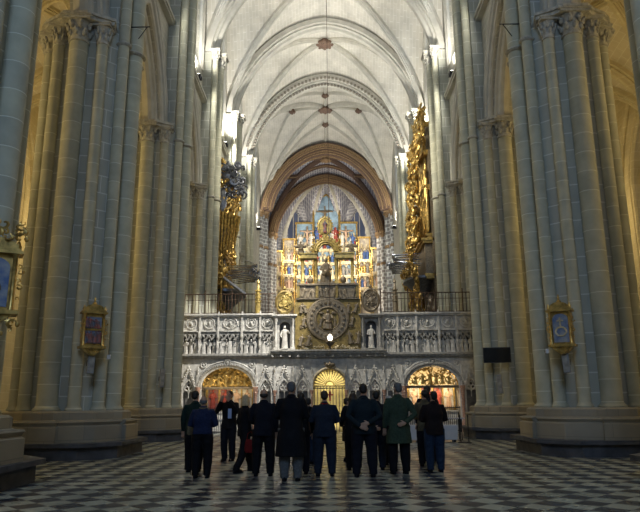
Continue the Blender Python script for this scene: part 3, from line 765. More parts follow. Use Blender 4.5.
# chapel arches
for ci, c in enumerate((L_C, R_C)):
    for k_, (a, b, rr, y) in enumerate(((1.29, Z(366) - ZB + .02, .06, -.03), (1.42, Z(363.5) - ZB, .09, -.06), (1.52, Z(361) - ZB + .03, .05, -.04))):
        m = MB(); m.tube([(c + a * math.cos(PI * t / 30), y, ZB - .02 + b * math.sin(PI * t / 30)) for t in range(31)], rr, 7)
        if k_ == 1:
            for t in range(1, 36):
                an = PI * t / 36; m.ell((c + a * math.cos(an), y - .08, ZB - .02 + b * math.sin(an)), (.045, .045, .045), 5, 4)
        m.build('chapel_arch', M['marble_dark'] if k_ == 1 else M['marble'], scr)
    m = MB(); m.ring((c, -.12, Z(362.5)), .15, .04, 18, 6); m.ell((c, -.1, Z(362.5)), (.09, .08, .1), 8, 5); m.build('keystone_roundel', M['marble_dark'], scr)
    for dx in (-1.18, 1.2):
        m = MB(); m.ring((c + dx, -.03, Z(364)), .13, .03, 18, 6); m.ell((c + dx, -.03, Z(364)), (.07, .05, .07), 8, 5); m.build('spandrel_roundel', M['marble'], scr)
    for s_ in (-1, 1):
        m = MB(); m.lathe([(.12, 0), (.12, .5), (.09, .55), (.075, .6), (.075, ZB - .35), (.1, ZB - .3), (.08, ZB - .26), (.13, ZB - .1), (.14, ZB - .02)], 12, (c + s_ * 1.4, -.1, 0)); m.build('chapel_column', M['pink'], scr)
# arch and crown over the gate
m = MB(); m.tube([(G_C + .86 * math.cos(PI * t / 24), -.05, ZB + .86 * math.sin(PI * t / 24)) for t in range(25)], .06, 7)
m.tube([(G_C - .86, -.05, 0), (G_C - .86, -.05, ZB)], .06, 7); m.tube([(G_C + .86, -.05, 0), (G_C + .86, -.05, ZB)], .06, 7); m.build('gate_arch', M['goldpale'], scr)
m = MB(); m.lathe([(.05, 0), (.14, .03), (.2, .12), (.16, .2), (.05, .27), (.02, .34)], 12, (G_C, -.15, Z(368)))
for i in range(8): m.ell((G_C + .18 * math.cos(i * PI / 4), -.15 + .18 * math.sin(i * PI / 4), Z(368) + .16), (.05, .05, .08), 5, 4)
scrolls(m, G_C - .28, G_C + .28, Z(371), Z(362), -.12, 10, 3, .09); m.build('gate_crest', M['bronze'], scr)
# relief tier
m = MB(); m.b2(-7.9, X(273.5), .25, 1.05, ZC + .2, ZP); m.b2(X(384), 7.9, .25, 1.05, ZC + .2, ZP); m.b2(X(273.5), X(384), .3, 1.05, ZC + .2, ZT + .0); m.build('relief_wall', M['recess_shade'], scr, smooth=False)
BL = [[X(q) for q in (181, 199, 217.5, 241.4, 259.7, 273.8)], [X(q) for q in (383, 398.4, 417.4, 440, 457.7, 476)]]
for s_, bl in enumerate(BL):
    for j in range(5):
        x0, x1 = bl[j], bl[j + 1]; w = x1 - x0
        n = 3 if w < 1 else 5
        for i in range(n):
            f = (i + .5) / n; hh = (ZP - ZC) * .62 * rnd.uniform(.9, 1.02)
            inst('relief_figure', statue_mesh('marble', (i + j) % 3), scr, (x0 + .08 + (w - .16) * f, .12 + (.05 if i % 2 else 0), ZC + .2), rnd.uniform(-.5, .5), (hh * 1.05, hh * .8, hh))
        m = MB()                     # hanging canopy of small pointed arches
        k_ = 3 if w < 1 else 4
        for i in range(k_):
            c = x0 + w * (i + .5) / k_; h = w / k_ / 2
            pts = parch_pts(h * .9, .8, 8); m.tube([(c + p[0], -.02, ZP - .38 + p[1]) for p in pts], .028, 5)
            m.tube([(c + p[0] * .6, 0, ZP - .36 + p[1] * .6) for p in pts], .02, 5); m.ell((c + h, -.03, ZP - .4), (.035, .035, .06), 5, 4)
        m.plate([(x0, ZP), (x1, ZP)] + [(x1 - w * i / 12, ZP - .1 - .16 * abs(math.sin(i * k_ * PI / 12 / 1))) for i in range(13)], 0, .25)
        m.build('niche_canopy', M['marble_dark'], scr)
    for j in range(6):
        x = bl[j]; m = MB(); m.b2(x - .05, x + .05, -.05, .3, ZC + .2, ZP); m.ell((x, -.09, ZC + .6), (.06, .05, .18), 6, 4); m.lathe([(.06, ZP - .3), (.07, ZP - .1), (.01, ZP + .25)], 6, (x, -.08, 0)); m.build('dividing_buttress', M['marble'], scr)
    m = MB(); x0, x1 = (-7.9, bl[5]) if s_ == 0 else (bl[0], 7.9)
    m.b2(x0, x1, .1, 1.05, ZP, ZT); m.build('parapet', M['marble'], scr, smooth=False)
    m = MB(); m.b2(x0, x1, -.08, .3, ZP, ZP + .06); m.b2(x0, x1, -.1, 1.1, ZT - .08, ZT); m.b2(x0, x1, -.04, .2, ZT - .16, ZT - .08); m.build('coping', M['marble'], scr, smooth=False)
    for j in range(5):
        x0, x1 = bl[j], bl[j + 1]; c = (x0 + x1) / 2; zc = (ZP + ZT) / 2 - .02; m = MB(); rx = 1.35 if x1 - x0 > 1 else 1
        m.ring((c, .06, zc), .26, .035, 22, 6, rx=rx); m.ring((c, .06, zc), .17, .02, 18, 5, rx=rx); m.ell((c, .04, zc), (.09, .1, .11), 8, 5); m.ell((c, .05, zc - .09), (.12, .06, .06), 8, 4)
        scrolls(m, x0 + .1, x1 - .1, ZP + .12, ZT - .22, .09, 12, j + 20 * s_, .07)
        m.build('roundel_panel', M['marble'], scr)
    for j in range(6):
        m = MB(); m.b2(bl[j] - .045, bl[j] + .045, -.02, .15, ZP, ZT); m.lathe([(.05, 0), (.03, .1), (.005, .16)], 6, (bl[j], .05, ZT)); m.build('parapet_post', M['marble'], scr)
# corbelled shelf under the centre and the two statue tabernacles
ZS = Z(350)
m = MB()
for d, z0, z1 in ((.22, ZS - .28, ZS - .2), (.38, ZS - .2, ZS - .08), (.46, ZS - .08, ZS)): m.b2(X(271), X(386), -d, .3, z0, z1)
for i in range(14):
    x = X(273) + i * (X(384) - X(273)) / 13; m.b2(x - .05, x + .05, -.34, 0, ZS - .34, ZS - .2)
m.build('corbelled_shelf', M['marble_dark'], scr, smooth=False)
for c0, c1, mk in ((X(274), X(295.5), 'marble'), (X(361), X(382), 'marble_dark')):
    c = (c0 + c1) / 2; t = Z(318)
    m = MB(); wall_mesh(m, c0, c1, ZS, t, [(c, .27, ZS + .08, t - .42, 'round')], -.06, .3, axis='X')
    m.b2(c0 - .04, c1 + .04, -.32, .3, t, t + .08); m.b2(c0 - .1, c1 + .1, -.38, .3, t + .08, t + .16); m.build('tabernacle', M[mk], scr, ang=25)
    for s_ in (-1, 1):
        m = MB(); x = c + s_ * .42; m.b2(x - .1, x + .1, -.32, -.1, ZS, ZS + .12); m.lathe([(.08, ZS + .12), (.085, ZS + .2), (.065, ZS + .24), (.055, t - .2), (.08, t - .14), (.09, t)], 10, (x, -.21, 0)); m.build('tabernacle_column', M[mk], scr)
    inst('tabernacle_statue', statue_mesh('marble', 1 if mk == 'marble' else 0), scr, (c, -.03, ZS + .1), 0, (1.0, .9, 1.12))
# centre block
zf, zk = Z(300), Z(285.5); xa, xb = X(295.5), X(361)
m = MB(); m.b2(xa, xb, -.3, .9, ZS, zf); m.build('centre_panel', M['olive_gold'], scr, smooth=False)
m = MB(); m.b2(X(298), X(359), -.34, .9, zf, zk)
for a, b, d in ((X(296.5), X(360), .4), (X(297), X(359.5), .45)): m.b2(a, b, -d, .9, zf - .02 if d == .4 else zk - .06, zf + .05 if d == .4 else zk + .03)
m.build('frieze', M['bronze'], scr, smooth=False)
for k_, (a, b) in enumerate(((299, 316), (319, 336), (339, 357))):
    m = MB(); relief(m, X(a), X(b), zf + .06, zk - .08, -.38, 3, k_ + 5, .52); m.build('frieze_relief', M['bronze'], scr)
for q in (317.5, 337.5, 298.5, 358): 
    m = MB(); m.b2(X(q) - .07, X(q) + .07, -.42, -.3, zf + .05, zk - .04); m.build('frieze_pilaster', M['olive_gold'], scr, smooth=False)
MC = (X(328), Z(320))
m = MB()
for r_, t_ in ((1.0, .07), (.92, .04), (.6, .07), (.68, .035)): m.ring((MC[0], -.34, MC[1]), r_, t_, 48, 7)
n = 48; vs = []; fs = []
for i in range(n):
    a = 2 * PI * i / n
    for rr, y in ((1.0, -.33), (.96, -.4), (.66, -.4), (.58, -.33)): vs.append((MC[0] + rr * math.cos(a), y, MC[1] + rr * math.sin(a)))
for i in range(n):
    for j in range(3): fs.append((i * 4 + j, i * 4 + j + 1, ((i + 1) % n) * 4 + j + 1, ((i + 1) % n) * 4 + j))
m.add(vs, fs)
for i in range(22):
    a = 2 * PI * i / 22; m.ell((MC[0] + .81 * math.cos(a), -.43, MC[1] + .81 * math.sin(a)), (.075, .06, .075), 6, 4)
m.build('medallion_ring', M['bronze'], scr)
m = MB(); m.lathe([(.02, -.02), (.6, -.02), (.6, .02)], 36, T=Matrix.Translation((MC[0], -.33, MC[1])) @ Matrix.Rotation(PI / 2, 4, 'X')); m.build('medallion_field', M['olive_gold'], scr, smooth=False)
m = MB(); seated_geo(m, Matrix.Translation((MC[0], -.42, MC[1] - .48)) @ Matrix.Diagonal((1.15, .6, 1.1, 1)))
relief(m, MC[0] - .5, MC[0] + .5, MC[1] - .35, MC[1] + .1, -.37, 4, 9, .5)
for s_ in (-1, 1): m.ell((MC[0] + s_ * .3, -.4, MC[1] + .3), (.14, .06, .08), 6, 4)
m.build('medallion_relief', M['bronze'], scr)
for k_, (px, py, w, h) in enumerate(((304, 308, 12, .55), (352, 308, 12, .55), (304, 340, 13, .6), (354, 338, 13, .6), (303, 322, 6, .45), (351.5, 322, 6, .45))):
    m = MB(); relief(m, X(px - w / 2), X(px + w / 2), Z(py + 6), Z(py - 6), -.36, 2 if w > 8 else 1, 30 + k_, h); scrolls(m, X(px - w / 2), X(px + w / 2), Z(py + 6), Z(py + 3), -.34, 5, k_, .1); m.build('panel_relief', M['bronze'], scr)
m = MB(); scrolls(m, xa + .1, xb - .1, ZS + .03, ZS + .16, -.33, 34, 8, .07); m.build('scroll_border', M['goldpale'], scr)
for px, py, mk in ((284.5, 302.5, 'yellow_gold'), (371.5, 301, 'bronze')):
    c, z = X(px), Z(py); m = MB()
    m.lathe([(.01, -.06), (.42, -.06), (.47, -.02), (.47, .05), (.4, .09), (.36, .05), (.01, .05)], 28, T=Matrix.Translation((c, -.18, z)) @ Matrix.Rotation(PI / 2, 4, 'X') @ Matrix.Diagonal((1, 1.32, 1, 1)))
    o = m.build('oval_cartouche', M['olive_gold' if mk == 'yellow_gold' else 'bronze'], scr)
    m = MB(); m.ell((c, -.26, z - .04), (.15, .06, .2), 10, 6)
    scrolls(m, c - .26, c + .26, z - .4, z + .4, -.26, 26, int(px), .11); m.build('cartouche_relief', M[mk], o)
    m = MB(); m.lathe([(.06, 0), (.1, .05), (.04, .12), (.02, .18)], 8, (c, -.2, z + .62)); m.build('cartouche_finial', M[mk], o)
# finials on the gallery
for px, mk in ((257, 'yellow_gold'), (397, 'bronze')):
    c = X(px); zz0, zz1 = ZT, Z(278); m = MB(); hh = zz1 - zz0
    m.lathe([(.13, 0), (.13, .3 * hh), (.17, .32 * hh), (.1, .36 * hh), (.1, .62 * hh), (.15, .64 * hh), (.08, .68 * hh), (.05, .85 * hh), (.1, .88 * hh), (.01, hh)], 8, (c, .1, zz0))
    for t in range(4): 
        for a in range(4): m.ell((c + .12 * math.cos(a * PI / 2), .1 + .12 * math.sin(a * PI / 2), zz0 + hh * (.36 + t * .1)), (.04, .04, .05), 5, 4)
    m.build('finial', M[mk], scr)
# ---------------- aedicule on top (gilded frame round a dark group), its own base
BZ = zk + .03; Y0 = .25
def XZ(px, py): return X(px), Z(py)
m = MB()
eb, et = Z(258), Z(252.5)
for s_, (a, b) in enumerate(((300, 317.5), (336, 355.5))):
    m.b2(X(a), X(b), Y0 - .25, Y0 + .25, eb, et - .06); m.b2(X(a) - .05, X(b) + .05, Y0 - .3, Y0 + .3, et - .06, et)
m.build('entablature', M['yellow_gold'], scr, smooth=False)
ac = (X(327), Z(251)); 
m = MB()
for rr, t_ in ((.62, .05), (.5, .08), (.4, .04)): m.tube([(ac[0] + rr * math.cos(PI * t / 20), Y0 - .2, ac[1] + rr * math.sin(PI * t / 20)) for t in range(21)], t_, 7)
pts = [(ac[0] + .62 * math.cos(PI * t / 20), ac[1] + .62 * math.sin(PI * t / 20)) for t in range(21)] + [(ac[0] - .42 * math.cos(PI * t / 20), ac[1] + .42 * math.sin(PI * t / 20)) for t in range(21)]
n = 21; vs = []; fs = []
for i in range(n):
    a = PI * i / 20
    for rr in (.62, .4):
        for y in (Y0 - .2, Y0 + .15): vs.append((ac[0] + rr * math.cos(a), y, ac[1] + rr * math.sin(a)))
for i in range(n - 1):
    a, b = i * 4, (i + 1) * 4; fs += [(a, a + 1, b + 1, b), (a + 2, b + 2, b + 3, a + 3), (a, b, b + 2, a + 2), (a + 1, a + 3, b + 3, b + 1)]
m.add(vs, fs)
for i in range(12):
    a = PI * (i + .5) / 12; m.ell((ac[0] + .74 * math.cos(a), Y0 - .1, ac[1] + .74 * math.sin(a)), (.09, .07, .09), 6, 4)
m.build('crowning_arch', M['yellow_gold'], scr)
for px in (302.5, 316.5, 337.5, 354):
    m = MB(); c = X(px); m.b2(c - .1, c + .1, Y0 - .18, Y0 + .1, BZ, BZ + .2); m.lathe([(.1, BZ + .2), (.11, BZ + .26), (.085, BZ + .3), (.08, eb - .14), (.12, eb - .04), (.09, eb)], 10, (c, Y0 - .05, 0), fold=(.06, 8)); m.build('aedicule_column', M['yellow_gold'], scr)
m = MB(); seated_geo(m, Matrix.Translation((X(326.5), Y0 - .1, BZ + .12)) @ Matrix.Diagonal((1.35, 1, 1.5, 1))); m.ell((X(326.5), Y0 - .35, BZ + .62), (.12, .12, .18), 8, 5)
for s_ in (-1, 1): m.ell((X(326.5) + s_ * .33, Y0 - .1, BZ + .12), (.16, .14, .14), 8, 5)
m.b2(X(318), X(335), Y0 - .3, Y0 + .3, BZ, BZ + .12); m.build('seated_group', M['bronze'], scr)
for px in (310.5, 344.5):
    m = MB(); m.lathe([(.06, 0), (.1, .03), (.05, .08), (.15, .22), (.16, .32), (.1, .42), (.06, .45), (.02, .52)], 12, (X(px), Y0 - .1, BZ)); m.build('urn', M['bronze'], scr)
for px in (300.5, 353.5):
    m = MB(); seated_geo(m, Matrix.Translation((X(px), Y0, et)) @ Matrix.Diagonal((.8, .7, .78, 1)), 1)
    for s_ in (-1, 1): m.ell((X(px) + s_ * .2, Y0 + .08, et + .42), (.16, .03, .1), 6, 4)
    m.build('angel', M['bronze'], scr)
for px in (309, 345.5):
    m = MB(); statue_geo(m, Matrix.Translation((X(px), Y0, et)) @ Matrix.Diagonal((.5, .4, .5, 1)), 2); m.build('cherub', M['goldpale'], scr)
oc = (X(326), Z(225)); m = MB()
m.ring((oc[0], Y0, oc[1]), .33, .06, 26, 7, rz=1.35); m.lathe([(.01, -.03), (.33, -.03), (.33, .03)], 26, T=Matrix.Translation((oc[0], Y0, oc[1])) @ Matrix.Rotation(PI / 2, 4, 'X') @ Matrix.Diagonal((1, 1.35, 1, 1)))
m.tube([(oc[0], Y0, ac[1] + .6), (oc[0], Y0, oc[1] - .4)], [.12, .05], 8)
for i in range(20):
    a = 2 * PI * i / 20; m.ell((oc[0] + .4 * math.cos(a), Y0, oc[1] + .53 * math.sin(a)), (.045, .03, .06), 5, 4)
m.build('oval_glory', M['yellow_gold'], scr)
m = MB(); statue_geo(m, Matrix.Translation((oc[0], Y0 - .06, oc[1] - .34)) @ Matrix.Diagonal((.6, .4, .66, 1)), 0); m.build('glory_figure', M['painting_red'], scr)

# ---------------- gallery railings
def railing(xa, xb, label):
    t = empty('gallery_railing', ((xa + xb) / 2, YF + .55, ZT), 0, label, 'railing', 'iron railings on the screen gallery'); h = Z(291.5) - ZT; w = xb - xa
    for nme, zz_, r in (('top_rail', h, .028), ('middle_rail', h * .72, .015), ('bottom_rail', .12, .018)):
        m = MB(); m.tube([(-w / 2, 0, zz_), (w / 2, 0, zz_)], r, 6); m.build(nme, M['rust'], t)
    n = int(w / .17); m = MB(); m.tube([(0, 0, .0), (0, 0, h)], .016, 5); bar = m.mesh('bar', M['rust'])
    m = MB(); m.tube([(0, 0, 0), (0, 0, h + .12)], .03, 6); m.ell((0, 0, h + .17), (.035, .035, .05), 6, 4); post = m.mesh('post', M['rust'])
    for i in range(n + 1):
        x = -w / 2 + w * i / n
        inst('post' if i % 8 == 0 else 'bar', post if i % 8 == 0 else bar, t, (x, 0, 0))
railing(-7.6, X(274), 'black iron railing on the brightly lit half of the stone screen, under the smaller organ')
railing(X(383), 7.6, 'black iron railing on the shaded half of the stone screen, under the tall gilded organ')

# ---------------- chapels and gate
def chapel(c, lab, red, lit):
    t = empty('chapel_altarpiece', (c, YF + .95, 0), 0, 'painted and gilded altarpiece inside the ' + lab, 'altarpiece', None)
    m = MB(); m.b2(-1.25, 1.25, .02, .1, 0, 3.4); m.build('back_panel', M['goldpale'], t, smooth=False)
    m = MB(); m.b2(-1.2, 1.2, -.5, .02, 0, .95); m.b2(-1.25, 1.25, -.56, .02, .95, 1.02); m.build('altar_table', M['ivory'], t, smooth=False)
    for i, (x, w) in enumerate(((-.82, .5), (-.2, .5), (.36, .4), (.88, .46))):
        p = MB(); p.b2(x - w / 2, x + w / 2, -.04, 0, 1.12, 2.15); f = p.build('painted_panel', M['painting_red' if i in red else 'ivory'], t, smooth=False)
        p = MB(); statue_geo(p, Matrix.Translation((x, -.1, 1.14)) @ Matrix.Diagonal((.9, .5, .95, 1)), i % 3); p.build('painted_figure', M['red' if i in red else 'flesh_paint'], f)
    for x in (-1.14, -.52, .1, .6, 1.16):
        m = MB(); m.lathe([(.06, 1.02), (.035, 1.1), (.035, 2.05), (.06, 2.15), (.07, 2.2)], 8, (x, -.1, 0)); m.build('altar_column', M['gold'], t)
    # tympanum relief belongs to the arch
    ty = empty('tympanum', (c, YF + .22, ZB), 0, 'gilded relief filling the arch of the ' + lab, 'relief')
    a, b = 1.25, Z(366) - ZB; m = MB()
    m.plate([(a * math.cos(PI * i / 24), b * math.sin(PI * i / 24)) for i in range(25)], .05, .12) if not lit else None
    if lit: 
        m.tube([(a * math.cos(PI * i / 24), 0, b * math.sin(PI * i / 24)) for i in range(25)], .04, 6)
    m.build('relief_ground' if not lit else 'rim', M['gold'], ty)
    m = MB(); r_ = random.Random(5)
    for i in range(70 if not lit else 60):
        an, q = r_.uniform(.1, PI - .1), math.sqrt(r_.uniform(.02, .86)); x, z = a * q * math.cos(an), b * q * math.sin(an) + .03
        scrolls(m, x, x, z, z, -.04 if not lit else .02, 1, i, .15 if not lit else .1)
    if lit:
        for i in range(9): m.tube([(0, .02, 0), (a * .93 * math.cos(PI * (i + 1) / 10), .02, b * .93 * math.sin(PI * (i + 1) / 10))], .018, 5)
    m.build('scrollwork', M['gold'], ty)
    m = MB(); 
    for i, x in enumerate((-.8, -.45, -.1, .2, .5, .82)): statue_geo(m, Matrix.Translation((x, -.08 if not lit else .0, .06)) @ Matrix.Diagonal((.6, .45, .38 + .25 * (1 - abs(x)), 1)), i % 3)
    m.build('relief_group', M['gold'], ty)
    m = MB(); m.b2(-1.3, 1.3, -.1, .25, -.12, 0); m.b2(-1.3, 1.3, -.14, .1, -.05, -.02); m.build('beam', M['bronze'], ty, smooth=False)
    g = empty('chapel_grille', (c, YF + .1, 0), 0, 'dark iron grille across the ' + lab, 'grille', None)
    h = 1.15
    m = MB(); 
    for z in (.08, .62, h): m.tube([(-1.27, 0, z), (1.27, 0, z)], .025, 6)
    m.build('rail', M['iron'], g)
    m = MB(); m.tube([(0, 0, 0), (0, 0, ZB - .14)], .013, 5); bar = m.mesh('tall_bar', M['gold']); m = MB(); m.tube([(0, 0, 0), (0, 0, h + .08)], .014, 5); b2 = m.mesh('bar', M['iron'])
    for i in range(27):
        x = -1.25 + 2.5 * i / 26
        inst('bar', b2, g, (x, 0, 0))
        if i % 4 == 1 and lit: inst('tall_bar', bar, g, (x, .03, 0))
    light('AREA', 'chapel_lamp', (c, YF + .42, ZB - .2), 6 if not lit else 26, (1, .78, .45), (c, YF + .95, 1.2), shape='RECTANGLE', size=2.2, size_y=.25)
    light('AREA', 'tympanum_lamp', (c, YF + (.5 if lit else -.5), ZB + .1 if lit else ZB - .2), 26 if lit else 10, (1, .8, .5), (c, YF + (.9 if lit else .3), ZB + 1), shape='RECTANGLE', size=2.2, size_y=.2)
def light(kind, name, loc, energy, col=(1, 1, 1), target=None, **kw):
    d = bpy.data.lights.new(name, kind); d.energy = energy; d.color = col
    for k_, v in kw.items(): setattr(d, k_, v)
    o = bpy.data.objects.new(name, d); COL.objects.link(o); o.location = loc
    if target is not None: o.rotation_euler = (Vector(target) - Vector(loc)).to_track_quat('-Z', 'Y').to_euler()
    return o
chapel(L_C, 'chapel in the lit half of the screen', (0, 1), False)
chapel(R_C, 'glowing chapel in the shaded half of the screen', (1, 2), True)
m = MB(); m.b2(G_C - 1, G_C + 1, 1.0, 1.05, 0, 3.4); m.build('passage_wall', M['passage'], scr, smooth=False)
g = empty('choir_gate', (G_C, YF + .15, 0), 0, 'gilded barred gate with a fan-shaped top in the middle of the screen', 'gate')
m = MB(); 
for z in (ZB, ZB - .1): m.tube([(-.8, 0, z), (.8, 0, z)], .03, 6)
m.tube([(-.8, 0, .9), (.8, 0, .9)], .025, 6); m.build('crossbar', M['iron'], g)
m = MB(); m.tube([(.8 * math.cos(PI * i / 24), 0, ZB + .8 * math.sin(PI * i / 24)) for i in range(25)], .035, 6); m.tube([(.22 * math.cos(PI * i / 12), 0, ZB + .22 * math.sin(PI * i / 12)) for i in range(13)], .03, 6); m.build('fan_frame', M['gold'], g)
for i in range(1, 16):
    a = PI * i / 16; m = MB(); m.tube([(.22 * math.cos(a), 0, ZB + .22 * math.sin(a)), (.78 * math.cos(a), 0, ZB + .78 * math.sin(a))], [.014, .03], 5); m.ell((.6 * math.cos(a), 0, ZB + .6 * math.sin(a)), (.03, .02, .03), 5, 4); m.build('fan_ray', M['bronze'], g)
m = MB(); m.lathe([(.022, 0), (.022, 1.2), (.04, 1.25), (.022, 1.3), (.022, ZB)], 6); bar = m.mesh('bar', M['bronze'])
for i in range(11): inst('bar', bar, g, (-.75 + 1.5 * i / 10, 0, 0))
m = MB(); m.b2(-.05, .05, -.03, .03, 1.5, 1.95); m.b2(-.16, .16, -.03, .03, 1.75, 1.83); m.build('red_cross', M['red'], g, smooth=False)
light('AREA', 'gate_lamp', (G_C, YF + .5, ZB + .55), 26, (1, .85, .45), (G_C, YF + 1.0, 1.9), shape='RECTANGLE', size=1.2, size_y=.3)
light('AREA', 'gate_low_lamp', (G_C, YF + .5, .3), 16, (1, .85, .45), (G_C, YF + 1.0, 1.6), shape='RECTANGLE', size=1.2, size_y=.3)
# ================================================================== ALTARPIECE in the apse
def Za(py, Y): return at(327, py, Y).z
M['backing'] = mat('painted_gothic_backing', (.62, .56, .42), .6, scale=2.5, col2=(.28, .24, .22))
ret = empty('altarpiece', (0, 79.3, 0), 0, 'towering gilded gothic altarpiece with painted figures filling the apse', 'altarpiece')
def canopy(mb, c, y, z, w, h, n=3):
    for i in range(n):
        x = c + w * ((i + .5) / n - .5); q = w / n / 2
        pts = parch_pts(q * .9, .9, 8); mb.tube([(x + p[0], y - .12, z - h * .15 + p[1]) for p in pts], .05, 5)
        mb.lathe([(q * .85, z + q), (q * .5, z + q + .1), (q * .3, z + h * .6), (q * .38, z + h * .63), (.02, z + h)], 5, (x, y, 0))
        mb.box((x + q, y, z + h * .1), (.09, .12, h * .6)); mb.lathe([(.07, 0), (.01, h * .45)], 4, (x + q, y, z + h * .4))
streets = [  # x0, x1, py top, y (depth), kind
    (-1.75, 1.75, 199, 81.6, 'mid'), (-4.15, -1.75, 224, 81.1, 'a'), (1.75, 4.15, 224, 81.1, 'a'), (-5.75, -4.15, 240, 80.0, 'b'), (4.15, 5.75, 239, 80.0, 'b'), (-7.0, -5.75, 252, 79.0, 'c'), (5.75, 7.0, 250, 79.0, 'c')]
pm = ['ivory', 'red', 'blue', 'goldpale', 'flesh_paint', 'goldpale', 'ivory', 'gold', 'marble_dark']
for si, (x0, x1, pt, y, kd) in enumerate(streets):
    top = Za(pt, y); yl = y - 79.3; w = x1 - x0; c = (x0 + x1) / 2; z = 13.0
    m = MB(); m.b2(x0, x1, yl, yl + .3, 12, top - (1.6 if kd == 'mid' else 0))
    if kd == 'mid': m.plate([(x1, top - 1.6)] + [(c + p[0], top - 1.9 + p[1] * 1.0) for p in reversed(parch_pts(w / 2, .5, 12))] , yl, yl + .3)
    m.build('painted_backing', M['paleblue' if kd in ('mid', 'a') else 'backing'], ret, smooth=False)
    m = MB()
    if kd == 'mid':
        pts = [(x0, yl - .15, 12)] + [(c + p[0], yl - .15, top - 1.9 + p[1]) for p in parch_pts(w / 2, .5, 12)] + [(x1, yl - .15, 12)]; m.tube(pts, .14, 6)
    else:
        m.b2(x0, x0 + .16, yl - .3, yl + .1, 12, top); m.b2(x1 - .16, x1, yl - .3, yl + .1, 12, top); m.b2(x0 - .08, x1 + .08, yl - .35, yl + .3, top, top + .2)
    fr = m.build('outer_frame', M['gold'], ret)
    # tiers
    lim = {'mid': 23.2, 'a': 22.2, 'b': 20.6, 'c': 19.4}[kd]; tier = 0; z = 14.0
    while z < lim:
        hgt = 1.85
        m = MB(); m.b2(x0 + .1, x1 - .1, yl - .55, yl, z - .18, z); m.b2(x0 + .1, x1 - .1, yl - .45, yl, z - .35, z - .18); m.build('tier_shelf', M['goldpale'], ret, smooth=False)
        m = MB(); canopy(m, c, yl - .25, z + hgt * .66, w - .2, 1.0, 3 if w > 2 else 2); m.build('gothic_canopy', M['goldpale'], ret)
        m = MB()
        for q in (x0 + .12, x1 - .12): m.lathe([(.1, 0), (.09, 1.1), (.12, 1.15), (.07, 1.3), (.01, 1.9)], 6, (q, yl - .4, z)); m.ell((q, yl - .5, z + .8), (.1, .08, .25), 6, 4)
        m.build('pinnacle', M['gold'], ret)
        n = 6 if w > 3 else (4 if w > 2 else 3)
        for i in range(n):
            hh = rnd.uniform(1.0, 1.3)
            inst('painted_saint', statue_mesh(pm[rnd.randint(0, 8)], rnd.randint(0, 2)), ret, (x0 + .25 + (w - .5) * (i + .5) / n, yl - .25 - .1 * (i % 2), z), rnd.uniform(-.5, .5), (hh * 1.15, hh, hh))
        z += hgt; tier += 1
# crucifixion group
def cross(x, y, z, h, dark=True, scale=1):
    m = MB(); m.b2(x - .11, x + .11, y - .05, y + .05, z, z + h); m.b2(x - h * .36, x + h * .36, y - .05, y + .05, z + h * .72, z + h * .72 + .2); m.build('cross', M['bronze'], ret, smooth=False)
    m = MB(); q = h * .72 + z
    m.tube([(x, y - .16, z + h * .1), (x + .04, y - .2, z + h * .3), (x, y - .16, z + h * .45)], [.06, .1, .13], 8); m.tube([(x, y - .16, z + h * .43), (x, y - .17, q - .1)], [.14, .2], 8)
    for s_ in (-1, 1): m.tube([(x, y - .16, q - .12), (x + s_ * h * .17, y - .13, q - .02), (x + s_ * h * .33, y - .12, q + .1)], [.08, .06, .05], 6)
    m.ell((x + .03, y - .2, q + .12), (.11, .12, .15), 8, 6); m.build('crucified_figure', M['flesh_paint' if not dark else 'bronze'], ret)
y2 = 81.6 - 79.3 - .2
cross(-.2, y2, Za(228, 81.4), 3.1)
cross(-2.6, 1.5, Za(246, 81), 2.7, False); cross(2.6, 1.5, Za(246, 81), 2.7, False)
for x, mk, v, s_ in ((-1.25, 'blue', 0, 2.2), (-.85, 'red', 2, 1.9), (1.2, 'red', 0, 2.2), (.9, 'ivory', 1, 1.7), (-2.0, 'ivory', 1, 1.7), (2.1, 'ivory', 0, 1.8), (3.5, 'blue', 2, 1.6), (-3.5, 'ivory', 2, 1.6)):
    inst('painted_saint', statue_mesh(mk, v), ret, (x, y2 - .1 if abs(x) < 1.7 else 1.45, Za(243 if abs(x) < 1.7 else 247, 81.3)), 0, (s_ * 1.1, s_, s_))

# ================================================================== ORGANS
def pipes(mb, pts, r, h, mouth=True):
    for (x, y, z, hh) in pts:
        mb.lathe([(r * .35, 0), (r, r * 2.5), (r, hh)], 10, (x, y, z))
        if mouth: mb.ell((x, y - r * .8, z + r * 3.6), (r * .5, r * .35, r * .9), 6, 4)
def foliage(mb, x0, x1, y, z0, z1, n, seed, s):
    r_ = random.Random(seed)
    for i in range(n):
        x, z = r_.uniform(x0, x1), r_.uniform(z0, z1); yy = y - r_.uniform(0, .25); q = s * r_.uniform(.6, 1.4); a0 = r_.uniform(0, 6.28); k_ = r_.choice((-1, 1))
        pts = []
        for t in range(8):
            rr = q * (1 - t / 9.5); pts.append((x + rr * math.cos(a0 + k_ * t * .7), yy - .03 * t, z + rr * math.sin(a0 + k_ * t * .7)))
        mb.tube(pts, [q * .14 + q * .16 * math.sin(PI * t / 7) for t in range(8)], 5)
        if r_.random() < .6: mb.ell((x, yy - .08, z), (q * .35, q * .3, q * .5), 6, 4)
